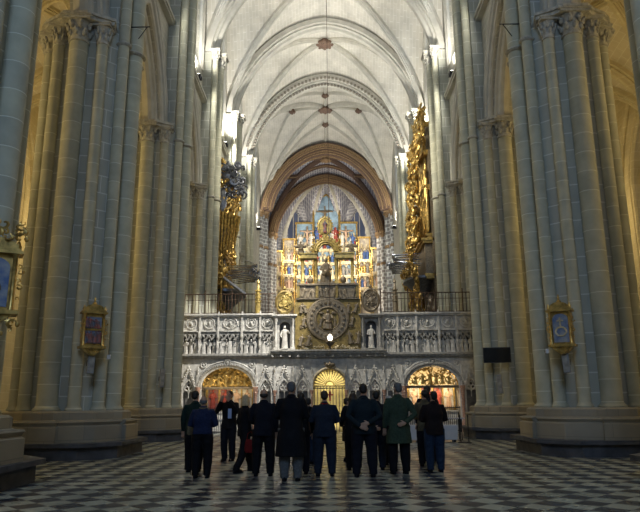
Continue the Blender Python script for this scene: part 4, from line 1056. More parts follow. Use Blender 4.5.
def organ(side, label, y0, y1, x_in, zb, zt, seed, gold):
    """case along the nave wall; local +x points into the nave"""
    t = empty('organ', (side * 7.4, (y0 + y1) / 2, 0), 0 if side < 0 else PI, label, 'pipe organ'); L = y1 - y0; D = x_in; mk = M[gold]
    m = MB(); m.b2(0, D * .5, -L / 2, L / 2, zb - 2.5, zt - 3.2); m.b2(0, D * .72, -L * .42, L * .42, zb, zb + 2.2); m.b2(0, D * .5, -L * .3, L * .3, zt - 3.2, zt - 1.2)
    m.build('case', M['bronze'], t, smooth=False)
    m = MB()
    for z, d, w in ((zb, .78, .5), (zb + 2.2, .85, .5), (zb + 2.5, .7, .48), ((zb + zt) / 2, .66, .46), (zt - 3.3, .66, .44), (zt - 1.2, .62, .34)):
        m = MB(); m.b2(0, D * d, -L * w, L * w, z, z + .16); m.b2(0, D * d * .94, -L * w * .97, L * w * .97, z - .14, z); m.build('case_cornice', mk, t, smooth=False)
    # pipes on the nave face and on the end facing the camera
    m = MB(); r = .1; pp = []
    for i in range(22):
        yy = -L * .42 + L * .84 * i / 21; tw = abs(math.sin(i * PI / 5.5)); pp.append((D * .5 + .12 + .12 * tw, yy, zb + 2.8, 2.6 + 1.6 * tw))
    pipes(m, pp, r, 3)
    pp = [(D * .12 + i * .22, -L / 2 - .1, zb + 2.8, 3.2 + .8 * math.sin(i * 1.1)) for i in range(int(D * .4 / .22) + 1)]
    pipes(m, pp, .1, 3); pp = [(D * .5 + .1, -L * .28 + L * .56 * i / 11, (zb + zt) / 2 + 1.2, 1.9 + .8 * abs(math.sin(i * .57))) for i in range(12)]; pipes(m, pp, .09, 2)
    m.build('pipe_rank', M['gold'], t)
    # carved foliage: on the end (seen from the west) and on the face
    for k_, (za, zb_) in enumerate(((zb - 2.4, zb), (zb, zb + 2.2), (zb + 2.2, zb + 4.6), (zb + 4.6, zb + 7.2), (zt - 4.2, zt - 2), (zt - 2.2, zt))):
        wd = ([.95, 1.15, .95, .88, .8, .55] if side > 0 else [.5, .62, .72, .85, .8, .5])[k_]; m = MB()
        foliage(m, .1, D * wd, -L / 2 - .05 + (L * .15 if k_ == 5 else 0), za, zb_, 60, seed + k_, .3)
        o = MB(); foliage(o, -L * .45, L * .45, 0, za, zb_, 50, seed + 10 + k_, .3)
        T = Matrix.Translation((D * wd * .92, 0, 0)) @ Matrix.Rotation(PI / 2, 4, 'Z'); m.add(o.v, o.f, T)
        m.build('carved_foliage', mk, t)
    for k_, (x, yy, z, s_) in enumerate(((D * .7, -L * .44, zb + .2, 1.5), (D * .62, -L * .44, zb + 2.6, 1.3), (D * .5, -L * .42, (zb + zt) / 2 + .3, 1.5), (D * .85, 0, zb + 2.6, 1.5), (D * .35, -L * .3, zt - 1.1, 1.5), (D * .55, L * .2, zt - 1.1, 1.3))):
        inst('carved_angel', statue_mesh('gold', k_ % 3), t, (x, yy, z), rnd.uniform(-.3, 1), (s_, s_, s_))
    for zz_ in (zb + 3.6, (zb + zt) / 2 + 1.4):
        m = MB(); m.lathe([(.01, -.05), (.3, -.05), (.36, 0), (.3, .06)], 18, T=Matrix.Translation((D * .62, -L / 2 - .42, zz_)) @ Matrix.Rotation(PI / 2, 4, 'X') @ Matrix.Diagonal((1, 2.2, 1, 1))); m.build('oval_pipe_panel', M['silver_dark'], t)
    # horizontal trumpets fanning into the nave
    for i in range(16):
        f = i / 15; yy = -L * .46 + L * .8 * f; zt_ = zb + .9 + .35 * (i % 3); ln = 1.5 + .5 * ((i * 7) % 5) / 5
        m = MB(); a = Vector((D * .8, yy, zt_)); d = Vector((1, -.18, .10 - .07 * (i % 3))).normalized()
        m.tube([a, a + d * ln * .8, a + d * ln, a + d * (ln + .02)], [.025, .055, .12, .13], 8, cap=False); m.build('trumpet', M['silver'], t)
    m = MB(); m.lathe([(.1, -.9), (.35, -.7), (.8, -.25), (1.15, 0), (1.15, .14), (1.0, .2)], 20, (D * .75, 0, zb - .05), sy=1.6); m.build('balcony', M['silver_dark'], t)
    return t
Zo = lambda py, Y: at(327, py, Y).z
o1 = organ(1, 'tall gilded baroque organ case on the shaded side above the gallery railing', 36.6, 40.6, 1.95, Zo(278, 37), Zo(106, 37), 11, 'gold')
o2 = organ(-1, 'smaller baroque organ with gold pipes and dark silver urn above the lit gallery', 36.8, 40.2, 1.6, Zo(290, 37), Zo(160, 37), 40, 'gold')
m = MB(); z = Zo(192, 37); m.lathe([(.1, z), (.28, z + .1), (.15, z + .25), (.5, z + .7), (.55, z + 1.0), (.35, z + 1.3), (.12, z + 1.4), (.3, z + 1.6), (.05, z + 2.1)], 14, (1.25, -1.6, 0)); foliage(m, .5, 2.3, -1.9, z - .4, z + 1.6, 46, 77, .26)
m.build('silver_urn', M['silver_dark'], o2)
m = MB(); 
for i in range(11):
    x = .3 + i * .15; a = Vector((x, -2.15, Zo(262, 37) + .06 * i)); m.tube([a, a + Vector((-.12 + i * .05, -.5, 3.2 - .12 * i))], [.04, .11], 8)
m.build('slanted_pipe_fan', M['gold'], o2)
m = MB()
for x in (.25, .6, 1.1): m.tube([(x, -2.0, Zo(310, 37)), (x, -2.0, Zo(235, 37))], .07, 8)
m.build('gilded_post', M['gold'], o2)
o_ = MB(); o_.tube([(1.2, -1.9, Zo(278, 37)), (2.6, -2.2, Zo(296, 37))], .12, 6); o_.build('trumpet', M['silver'], o2)

# ================================================================== THINGS ON THE PILLARS
def mount(px, py, Y): return at(px, py, Y)
def shrine(px, py, Y, ang, w, h, pic, label, lab2, big=False):
    p = at(px, py, Y); t = empty('gilded_shrine', p, ang, label, lab2)
    m = MB(); m.b2(-w / 2, w / 2, -.02, .22, -h / 2, h / 2); m.build('box', M['gold'], t, smooth=False)
    m = MB()
    m.b2(-w * .62, w * .62, -.14, .22, h / 2, h / 2 + .05); m.b2(-w * .56, w * .56, -.1, .22, h / 2 + .05, h / 2 + .09)
    m.plate([(w * .5 * math.cos(PI * i / 12), h / 2 + .09 + h * .2 * math.sin(PI * i / 12)) for i in range(13)], -.08, .12)
    m.lathe([(.05, 0), (.07, .04), (.02, .1), (.035, .15), (.01, .24)], 8, (0, 0, h / 2 + .07 + h * .2))
    for s_ in (-1, 1): m.lathe([(.04, 0), (.05, .04), (.01, .14)], 8, (s_ * w * .5, -.04, h / 2 + .09))
    m.build('pediment', M['gold'], t)
    for s_ in (-1, 1):
        m = MB(); m.lathe([(.06, -h / 2), (.04, -h / 2 + .06), (.035, h / 2 - .06), (.06, h / 2)], 10, (s_ * w * .46, -.08, 0)); scrolls(m, s_ * w * .56, s_ * w * .6, -h * .4, h * .4, -.05, 7, 3, .05); m.build('side_column', M['gold'], t)
    m = MB(); m.b2(-w * .62, w * .62, -.16, .22, -h / 2 - .07, -h / 2); m.plate([(-w * .5, -h / 2 - .07), (w * .5, -h / 2 - .07), (w * .3, -h / 2 - .18), (.06, -h / 2 - .26), (-.06, -h / 2 - .26), (-w * .3, -h / 2 - .18)], -.1, .15); scrolls(m, -w * .4, w * .4, -h / 2 - .18, -h / 2 - .06, -.12, 9, 5, .05); m.build('bracket', M['gold'], t)
    if pic == 'relief':
        for k_, (a, b) in enumerate(((-h * .42, -.02), (.04, h * .4))):
            m = MB(); m.b2(-w * .38, w * .38, -.03, 0, a, b); f = m.build('recessed_panel', M['bluepanel'], t, smooth=False)
            m = MB(); relief(m, -w * .34, w * .34, a, b, -.07, 4, k_, (b - a) * .9); m.build('painted_relief', M['painting_red'], f)
        m = MB(); m.b2(-w * .42, w * .42, -.06, 0, -.02, .03); m.build('divider', M['gold'], t, smooth=False)
    else:
        m = MB(); m.plate([(-w * .37, -h * .44), (w * .37, -h * .44)] + [(w * .37 * math.cos(PI * i / 12), h * .26 + h * .18 * math.sin(PI * i / 12)) for i in range(13)], -.04, 0); f = m.build('blue_picture', M['bluepanel'], t, smooth=False)
        m = MB()
        if pic == 'cross': m.b2(-.02, .02, -.07, -.04, 0, h * .32); m.b2(-.09, .09, -.07, -.04, h * .2, h * .24)
        for i in range(10): m.tube([(.16 * math.cos(a_ * .5 + i) * (1 - a_ * .06), -.05, -.1 + (.14 * math.sin(a_ * .5 + i)) * (1 - a_ * .06)) for a_ in range(5)], .014, 5)
        m.ell((0, -.06, -h * .1), (.06, .03, .16), 8, 6) if big else None
        m.build('painted_motif', M['goldpale'] if pic == 'cross' else M['bronze'], f)
    return t
shrine(93, 330, 17.35, R(33), .56, .9, 'relief', 'gilded wall shrine with two tiers of red painted reliefs on a huge pillar', 'shrine')
shrine(561, 328, 17.35, R(-33), .56, .9, 'cross', 'gilded wall shrine with a blue picture and small gold cross on a huge pillar', 'shrine')
s = shrine(-10, 281, 9.75, R(30), .72, .92, 'fig', 'large gilded carved frame with an oval blue picture at the edge of the photo', 'shrine', True)
m = MB(); scrolls(m, -.4, .4, .72, 1.0, -.1, 20, 2, .09); m.build('crest_scrolls', M['gold'], s); m = MB(); scrolls(m, -.4, .4, -.85, -.62, -.1, 16, 4, .07); m.build('lower_scrolls', M['gold'], s)
def loudspeaker(px, py, Y, ang, h, label, tilt=.06):
    t = empty('column_loudspeaker', at(px, py, Y), ang, label, 'loudspeaker'); t.rotation_euler = (-tilt, .06 if px < 300 else -.06, ang)
    m = MB(); m.b2(-.085, .085, -.06, .09, -h / 2, h / 2); m.build('housing', M['grey'], t, smooth=False)
    m = MB(); m.b2(-.065, .065, -.075, -.06, -h / 2 + .04, h / 2 - .04)
    for i in range(14): m.b2(-.065, .065, -.08, -.075, -h / 2 + .06 + i * (h - .12) / 14, -h / 2 + .06 + (i + .5) * (h - .12) / 14)
    m.build('grille', M['marble_dark'], t, smooth=False)
    m = MB(); m.tube([(0, .09, 0), (0, .3, 0)], .02, 6); m.b2(-.05, .05, .28, .32, -.08, .08); m.build('wall_bracket', M['iron'], t)
loudspeaker(91, 362, 17.4, R(33), .62, 'grey column loudspeaker hanging under the shrine with red reliefs')
loudspeaker(566, 361, 17.4, R(-33), .62, 'grey column loudspeaker hanging under the shrine with the blue picture')
loudspeaker(162, 378, 25.25, R(30), .72, 'grey column loudspeaker alone on the pillar behind the red relief shrine')
loudspeaker(500, 384, 25.1, R(-30), .72, 'grey column loudspeaker below the flat television screen')
def tv(px, py, Y, ang, w, h, label):
    t = empty('television', at(px, py, Y), ang, label, 'television')
    m = MB(); m.b2(-w / 2, w / 2, 0, .07, -h / 2, h / 2); m.build('casing', M['black'], t, smooth=False)
    m = MB(); m.b2(-w / 2 + .03, w / 2 - .03, -.006, 0, -h / 2 + .03, h / 2 - .03); m.build('display', M['screen'], t, smooth=False)
    m = MB(); m.tube([(0, .07, 0), (0, .4, -.1)], .03, 6); m.b2(-.1, .1, .38, .42, -.2, .1); m.build('wall_arm', M['iron'], t)
tv(497, 355, 24.7, R(-10), 1.05, .6, 'black flat television mounted on a big pillar above a grey loudspeaker')
tv(12, 367, 31.2, R(8), .6, .58, 'small dark screen on the yellow lit side aisle column')
# junction boxes and tie brackets
for px, py, Y, sd in ((547, 351, 17.1, 'blue picture'), (109, 357, 17.55, 'red relief')):
    m = MB(); m.b2(-.04, .04, -.04, .04, -.06, .06); o = m.build('junction_box', M['white_paint'], loc=at(px, py, Y), smooth=False); tag(o, 'tiny white junction box on the pillar beside the %s shrine' % sd, 'junction box')
for px, py, Y, sgn, lb in ((140, 27, 18.6, 1, 'on the red relief shrine pillar'), (510, 24, 18.6, -1, 'on the blue picture shrine pillar')):
    p = at(px, py, Y); t = empty('iron_bracket', p, 0, 'thin iron bracket high up ' + lb, 'bracket')
    m = MB(); m.tube([(-.35, 0, 0), (.35, 0, 0)], .018, 5); m.tube([(sgn * .25, 0, 0), (-sgn * .1, .1, -.45)], .015, 5); m.build('rod', M['iron'], t)
# hanging lamp before the gate
lp = at(331.5, 343, 30.0); t = empty('hanging_lamp', (0.12, 30.0, lp.z), 0, 'hanging brass lamp on a long chain before the round relief', 'lamp')
m = MB(); m.lathe([(.02, -.28), (.08, -.22), (.05, -.16), (.2, -.02), (.24, .06), (.2, .1), (.1, .12)], 14); m.build('bowl', M['bronze'], t)
m = MB(); m.lathe([(.05, .1), (.11, .16), (.12, .3), (.04, .42)], 12); m.build('glass', M['bulb'], t)
for i in range(3):
    a = 2 * PI * i / 3; m = MB(); m.tube([(.22 * math.cos(a), .22 * math.sin(a), .06), (0, 0, .75)], .01, 5); m.build('chain', M['rust'], t)
m = MB(); m.tube([(0, 0, .75), (0, 0, 30.3 - lp.z)], .014, 5); m.build('long_chain', M['rust'], t)
# ================================================================== TABLES AND BENCHES
def table(x0, x1, y, h, label, d=.7):
    t = empty('folding_table', ((x0 + x1) / 2, y, 0), 0, label, 'table'); w = x1 - x0
    m = MB(); m.b2(-w / 2, w / 2, -d / 2, d / 2, h - .04, h); m.build('tabletop', M['grey_top'], t, smooth=False)
    m = MB(); m.tube([(0, 0, 0), (0, 0, h - .04)], .02, 6); lm = m.mesh('leg', M['iron'])
    for sx in (-1, 1):
        for sy in (-1, 1): inst('leg', lm, t, (sx * (w / 2 - .12), sy * (d / 2 - .08), 0))
table(2.4, 5.25, 25.2, .82, 'long grey topped table standing behind the white bench, near the glowing chapel')
table(-5.0, -1.7, 25.6, .8, 'long grey topped table before the brightly lit half of the screen, behind the visitors')
def bench(x0, x1, y, label):
    t = empty('white_bench', ((x0 + x1) / 2, y, 0), 0, label, 'bench'); w = x1 - x0
    m = MB(); m.b2(-w / 2, w / 2, -.22, .22, .08, .6); m.build('body', M['white_paint'], t, smooth=False)
    for i in range(4): m = MB(); m.b2(-w / 2 - .01, w / 2 + .01, -.235, -.22, .1 + i * .125, .2 + i * .125); m.build('front_slat', M['white_paint'], t, smooth=False)
    for sx in (-1, 1): m = MB(); m.b2(sx * (w / 2 - .1) - .05, sx * (w / 2 - .1) + .05, -.18, .18, 0, .08); m.build('foot', M['black'], t, smooth=False)
bx0, bx1 = ground(386, 442).x, ground(421, 442).x; by = ground(400, 442).y
bench(bx0, bx1, by, 'white slatted bench end showing behind the man in the green coat', )
bench(ground(423, 442).x, ground(458, 442).x, by, 'white slatted bench behind the couple in jeans, in front of the grey table')
for px, nm in ((461, 'beside the bench end'), (469, 'closer to the pillar with the television')):
    g_ = ground(px, 443); t = empty('barrier_post', (g_.x, g_.y, 0), 0, 'slim dark barrier post ' + nm, 'barrier post')
    m = MB(); m.lathe([(.12, 0), (.12, .02), (.03, .05), (.02, .06)], 12); m.build('base', M['iron'], t); m = MB(); m.lathe([(.02, .05), (.02, .9), (.035, .92), (.02, .97)], 8); m.build('pole', M['iron'], t)
# ================================================================== PEOPLE
def remesh(mb, vox, smooth_it=3):
    me = bpy.data.meshes.new('tmp'); me.from_pydata(mb.v, [], mb.f); me.update(); bm_fix(me)
    o = bpy.data.objects.new('tmp', me); COL.objects.link(o)
    r = o.modifiers.new('r', 'REMESH'); r.mode = 'VOXEL'; r.voxel_size = vox
    s = o.modifiers.new('s', 'SMOOTH'); s.iterations = smooth_it; s.factor = .6
    dg = bpy.context.evaluated_depsgraph_get(); dg.update(); ev = o.evaluated_get(dg)
    out = bpy.data.meshes.new_from_object(ev, depsgraph=dg)
    bpy.data.objects.remove(o); bpy.data.meshes.remove(me)
    for p in out.polygons: p.use_smooth = True
    return out
def loft(mb, secs, n=20, T=None, pw=2.3):   # sections (cx, cy, z, rx, ry) superellipses
    vs = []; fs = []
    for (cx, cy, z, rx, ry) in secs:
        for j in range(n):
            a = 2 * PI * j / n; c, s = math.cos(a), math.sin(a)
            vs.append((cx + rx * math.copysign(abs(c) ** (2 / pw), c), cy + ry * math.copysign(abs(s) ** (2 / pw), s), z))
    k = len(secs)
    for i in range(k - 1):
        for j in range(n): fs.append((i * n + j, i * n + (j + 1) % n, (i + 1) * n + (j + 1) % n, (i + 1) * n + j))
    fs.append(tuple(reversed(range(n)))); fs.append(tuple((k - 1) * n + j for j in range(n)))
    return mb.add(vs, fs, T)
ARMS = {   # elbow, wrist, hand direction, palm normal hint  (x is outward)
    'down': ((.255, -.02, 1.13), (.27, .05, .88), (.02, .12, -1)),
    'back': ((.30, -.13, 1.14), (.085, -.225, .98), (-.9, -.05, -.25)),
    'front': ((.28, .02, 1.13), (.13, .24, 1.10), (-.8, .5, .1)),
    'pocket': ((.275, -.06, 1.13), (.24, .09, .93), (-.1, .3, -.9)),
    'raise': ((.29, .14, 1.22), (.11, .27, 1.50), (-.4, .15, .8)),
    'chin': ((.24, .14, 1.16), (.09, .25, 1.42), (-.2, 0, .9)),
    'hold': ((.27, .0, 1.13), (.24, .22, 1.0), (-.2, .9, -.1)),
}
def hand(mb, w, d, side, curl=.6):
    w = Vector(w); d = Vector(d).normalized(); lat = d.cross(Vector((0, 1, 0))); 
    if lat.length < .3: lat = d.cross(Vector((0, 0, 1)))
    lat.normalize(); nrm = lat.cross(d).normalized()
    if nrm.x * side > 0 and abs(d.x) < .6: nrm = -nrm; 
    p = w + d * .045
    R3 = Matrix((lat, nrm, d)).transposed().to_4x4(); T = Matrix.Translation(p) @ R3
    mb.ell((0, 0, 0), (.042, .018, .055), 12, 8, T)
    for i, (o, ln) in enumerate(((-.03, .062), (-.011, .075), (.010, .072), (.030, .058))):
        b = Vector((o, 0, .035)); k1 = b + Vector((o * .15, -.004, ln * .5)); k2 = k1 + Vector((0, .0 + curl * .02, ln * .38)); k3 = k2 + Vector((0, curl * .03, ln * .25))
        mb.tube([T @ b, T @ k1, T @ k2, T @ k3], [.0105, .010, .0092, .008], 8)
    b = Vector((-side * .03, 0, -.015)); mb.tube([T @ b, T @ (b + Vector((-side * .028, .006, .025))), T @ (b + Vector((-side * .036, .012, .055)))], [.013, .0115, .0095], 8)
def person(name_label, px, py, top, yaw=0, build=1.0, arms=('down', 'down'), outfit='jacket', cols=('navy', 'dark', 'black'), hair='short', hc='dark', step=0, lean=0, heads=(0, 0), collar=None, feet_gap=.11, female=False):
    g = ground(px, py); dist = g.y
    # height from the top of the head
    zt = at(px, top, g.y).z; H = zt / 1.76
    t = empty('person', (g.x, g.y, 0), yaw, name_label, 'person', 'visitors standing in front of the choir screen'); t.scale = (H, H, H)
    rd = random.Random(int(px * 7)); b = build * 1.07; fw = .92 if female else 1
    L = {}
    hip = {s: (s * .095 * b, 0, .92) for s in (-1, 1)}
    ft = {-1: (-feet_gap, step * .17, .06), 1: (feet_gap, -step * .17, .06)}
    kn = {s: ((hip[s][0] + ft[s][0]) / 2 + s * .005, (ft[s][1]) * .5 + .03, .50) for s in (-1, 1)}
    sh = {s: (s * .185 * fw * (.9 + .1 * b), 0, 1.43) for s in (-1, 1)}
    def arm(s):
        e, w, d = ARMS[arms[0 if s < 0 else 1]]
        return (s * e[0] * (.85 + .15 * b), e[1], e[2]), (s * w[0], w[1] - (.03 * (b - 1) if w[1] < 0 else 0), w[2] + (.035 * s if arms[0] == 'back' else 0)), (s * d[0], d[1], d[2])
    HT = Matrix.Translation((0, .015, 1.52)) @ Matrix.Rotation(heads[0], 4, 'Z') @ Matrix.Rotation(heads[1], 4, 'X') @ Matrix.Translation((0, -.015, -1.52))
    # --- body: one continuous skin
    m = MB()
    loft(m, [(0, 0, .86, .15, .105), (0, -.005, .95, .155, .11), (0, .005, 1.08, .125 * b, .09 * b), (0, .01, 1.25, .15, .10), (0, .0, 1.38, .165 * fw, .095), (0, -.005, 1.45, .11, .07), (0, -.005, 1.49, .055, .055)])
    m.tube([(0, -.012, 1.44), (0, .0, 1.50), (0, .008, 1.56)], [.062, .055, .053], 14)
    m.ell((0, .0, 1.665), (.074, .092, .097), 18, 14, HT); m.ell((0, .025, 1.615), (.056, .066, .068), 14, 10, HT); m.ell((0, .062, 1.568), (.026, .022, .02), 8, 6, HT)
    m.tube([HT @ Vector((0, .088, 1.672)), HT @ Vector((0, .108, 1.635)), HT @ Vector((0, .09, 1.625))], [.01, .016, .012], 8)
    for s in (-1, 1):
        m.ell((s * .076, -.008, 1.645), (.012, .022, .034), 8, 8, HT); m.ell((s * .03, .088, 1.676), (.018, .01, .008), 6, 4, HT)
    for q in (.006, -.006): m.ell((0, .091, 1.596 + q), (.024, .011, .007), 8, 4, HT)
    for s in (-1, 1):
        e, w, d = arm(s)
        m.tube([(sh[s][0] * .8, 0, 1.41), sh[s], Vector(sh[s]).lerp(Vector(e), .5), e, Vector(e).lerp(Vector(w), .4), w], [.05, .052, .045, .037, .036, .026], 12); hand(m, w, d, s)
        m.tube([hip[s], Vector(hip[s]).lerp(Vector(kn[s]), .5), kn[s], Vector(kn[s]).lerp(Vector(ft[s]), .35), (ft[s][0], ft[s][1] - .02, .1)], [.082, .072, .052, .052, .036], 12)
        m.tube([(ft[s][0], ft[s][1] - .05, .05), (ft[s][0], ft[s][1] + .06, .045), (ft[s][0] + s * .01, ft[s][1] + .14, .03)], [.036, .038, .026], 10)
    me = remesh(m, .0085, 2); me.name = 'person'; me.materials.append(M['skin']); bo = inst('body', me, t)
    for s in (-1, 1):
        m = MB(); m.ell((s * .03, .083, 1.668), (.012, .009, .009), 8, 6, HT); m.build('eye', M['eye'], t)
    # --- hair
    if hair != 'none':
        m = MB(); rr = rd
        if hair == 'bald':
            for s in (-1, 1): m.ell((s * .055, -.035, 1.63), (.032, .055, .045), 12, 8, HT)
            m.ell((0, -.072, 1.625), (.065, .03, .05), 12, 8, HT)
        elif hair == 'cap':
            m.lathe([(.08, 1.665), (.092, 1.67), (.092, 1.70), (.075, 1.755), (.03, 1.775)], 18, T=HT, sy=1.15); m.ell((0, .07, 1.685), (.07, .06, .012), 12, 6, HT)
        else:
            m.ell((0, -.014, 1.685), (.083, .096, .088), 20, 14, HT); m.ell((0, -.05, 1.64), (.073, .058, .07), 16, 10, HT)
            if hair == 'bob':
                m.ell((0, -.045, 1.60), (.098, .078, .105), 18, 12, HT)
                for s in (-1, 1): m.ell((s * .078, -.005, 1.60), (.026, .05, .095), 10, 8, HT)
                for i in range(16):
                    a = PI + PI * i / 15; m.ell((.09 * math.cos(a), -.03 + .07 * math.sin(a), 1.535 + rr.uniform(-.01, .01)), (.022, .022, .03), 6, 5, HT)
            if hair == 'curly':
                for i in range(60):
                    a, e = rr.uniform(0, 2 * PI), rr.uniform(-.2, 1.4); v = (.085 * math.cos(a) * math.cos(e), -.03 + .095 * math.sin(a) * math.cos(e), 1.66 + .1 * math.sin(e))
                    if v[1] < .05 or v[2] > 1.72: m.ell(v, (.024, .024, .024), 6, 5, HT)
        me = remesh(m, .009, 1); me.name = 'hair'
        for v in me.vertices:
            q = noise.noise(Vector((v.co.x * 60, v.co.y * 60, v.co.z * 18)) ) * .004; v.co += v.co.normalized() * q * 0 + Vector((q, q, 0))
        me.materials.append(M['hair_' + hc] if hair != 'cap' else M['cloth_' + hc]); inst('hair' if hair != 'cap' else 'cap', me, t)
    # --- trousers or skirt
    top_c, low_c, shoe_c = cols
    m = MB()
    if outfit == 'skirt':
        loft(m, [(0, 0, .56, .20, .15), (0, 0, .75, .19, .145), (0, 0, .95, .165, .125), (0, 0, 1.02, .15, .11)])
    else:
        loft(m, [(0, 0, .84, .165 * b, .115), (0, -.01, .94, .172 * b, .128 * b), (0, 0, 1.03, .155 * b, .115 * b)])
        for s in (-1, 1):
            k = kn[s]; f = ft[s]
            m.tube([(hip[s][0], 0, .93), Vector(hip[s]).lerp(Vector(k), .5), (k[0], k[1], k[2]), Vector(k).lerp(Vector(f), .45), (f[0], f[1] - .015, .12), (f[0], f[1] - .01, .055)], [.108 * b, .104 * b, .09 * b, .085 * b, .078, .08], 14)
    me = remesh(m, .013, 3)
    for v in me.vertices:
        q = noise.noise(Vector((v.co.x * 9, v.co.y * 9, v.co.z * 14 + px))) * .010; v.co.y += q; v.co.x += q * .5
    me.name = 'trousers'; me.materials.append(M['cloth_' + low_c]); inst('skirt' if outfit == 'skirt' else 'trousers', me, t)
    for s in (-1, 1):
        m = MB(); f = ft[s]
        loft(m, [(f[0], f[1] + .035, .0, .045, .135), (f[0], f[1] + .035, .025, .048, .138), (f[0], f[1] + .02, .06, .042, .115), (f[0], f[1] - .02, .095, .036, .06), (f[0], f[1] - .03, .12, .034, .04)], 18)
        m.build('shoe', M['cloth_' + shoe_c], t)
    # --- jacket / coat
    m = MB(); hem = {'jacket': .80, 'short': .93, 'coat': .43, 'skirt': .86, 'midcoat': .585}[outfit]; fl = {'coat': .075, 'midcoat': .05}.get(outfit, .012)
    secs = [(0, 0, hem, .175 * b + fl, .13 * b + fl * .8), (0, 0, hem + .02, .177 * b + fl, .132 * b + fl * .8)]
    if hem < .75: secs.append((0, -.005, .78, .185 * b + fl * .45, .142 * b + fl * .3))
    secs += [(0, -.008, .95, .182 * b, .138 * b), (0, 0, 1.10, .166 * b, .125 * b), (0, -.005, 1.25, .185 * b * fw, .13 * b), (0, -.012, 1.36, .197 * fw, .122), (0, -.012, 1.425, .178 * fw, .10), (0, -.012, 1.47, .12, .078), (0, -.008, 1.505, .072, .068)]
    loft(m, secs, 28)
    for s in (-1, 1):
        e, w, d = arm(s); E, Wv = Vector(e), Vector(w)
        if outfit and arms[0 if s < 0 else 1] in ('back',): pass
        m.tube([(sh[s][0] * .7, -.005, 1.40), (sh[s][0] * 1.02, -.005, 1.41), Vector(sh[s]).lerp(E, .45) + Vector((s * .01, 0, 0)), E, E.lerp(Wv, .5), Wv - (Wv - E).normalized() * .0], [.07, .074, .068 * (.7 + .3 * b), .06, .053, .044], 14)
    m.tube([(0, -.008, 1.47), (0, .0, 1.535)], [.078, .068], 16)
    me = remesh(m, .012, 3)
    for v in me.vertices:
        z = v.co.z; q = noise.noise(Vector((v.co.x * 7, v.co.y * 7, z * 5 + px))) * .014 + noise.noise(Vector((v.co.x * 16, v.co.y * 16, z * 9 + px))) * .006
        if z > 1.45: q *= .2
        v.co.y += q; v.co.x += q * .4
    me.name = 'coat'; me.materials.append(M['cloth_' + top_c]); jk = inst({'coat': 'overcoat', 'midcoat': 'overcoat'}.get(outfit, 'jacket'), me, t)
    # back seam vent and pocket flaps give the cloth some structure
    if outfit in ('coat', 'midcoat'):
        m = MB(); m.b2(-.004, .004, -.225 * b, -.19 * b, hem + .01, hem + .34); 
    m = MB(); m.tube([(.075 * math.cos(a), -.008 + .072 * math.sin(a), 1.50 + .012 * math.sin(a)) for a in [R(q) for q in range(150, 391, 15)]], .017, 8)
    m.build('collar', M['cloth_' + (collar or top_c)], t)
    return t, H, g, arm
for nme, c, r_ in (('navy', (.016, .028, .085), .8), ('dark', (.010, .012, .022), .85), ('black', (.006, .007, .011), .8), ('teal', (.011, .024, .034), .8), ('darkgreen', (.014, .035, .028), .85), ('green', (.055, .085, .055), .9),
                  ('olive', (.13, .11, .065), .9), ('brown', (.045, .022, .012), .85), ('darkbrown', (.018, .011, .011), .85), ('jeans', (.022, .042, .085), .9), ('lightgrey', (.16, .17, .18), .9), ('greyblue', (.022, .032, .055), .85), ('tan', (.25, .20, .12), .8), ('redd', (.22, .012, .012), .8), ('grey', (.07, .07, .075), .9)):
    c = tuple(x * .72 for x in c); M['cloth_' + nme] = mat('cloth_' + nme, c, r_, var=.3, scale=30, bump=.25, spec=.2)
M['skin'] = mat('skin', (.42, .25, .17), .55, var=.1, scale=12); M['eye'] = mat('eye_dark', (.03, .02, .02), .2, var=0)
for nme, c in (('dark', (.010, .008, .008)), ('grey', (.11, .11, .115)), ('white', (.42, .42, .43)), ('blonde', (.62, .46, .26)), ('brown', (.035, .02, .013))): M['hair_' + nme] = mat('hair_' + nme, c, .6, var=.35, scale=60)
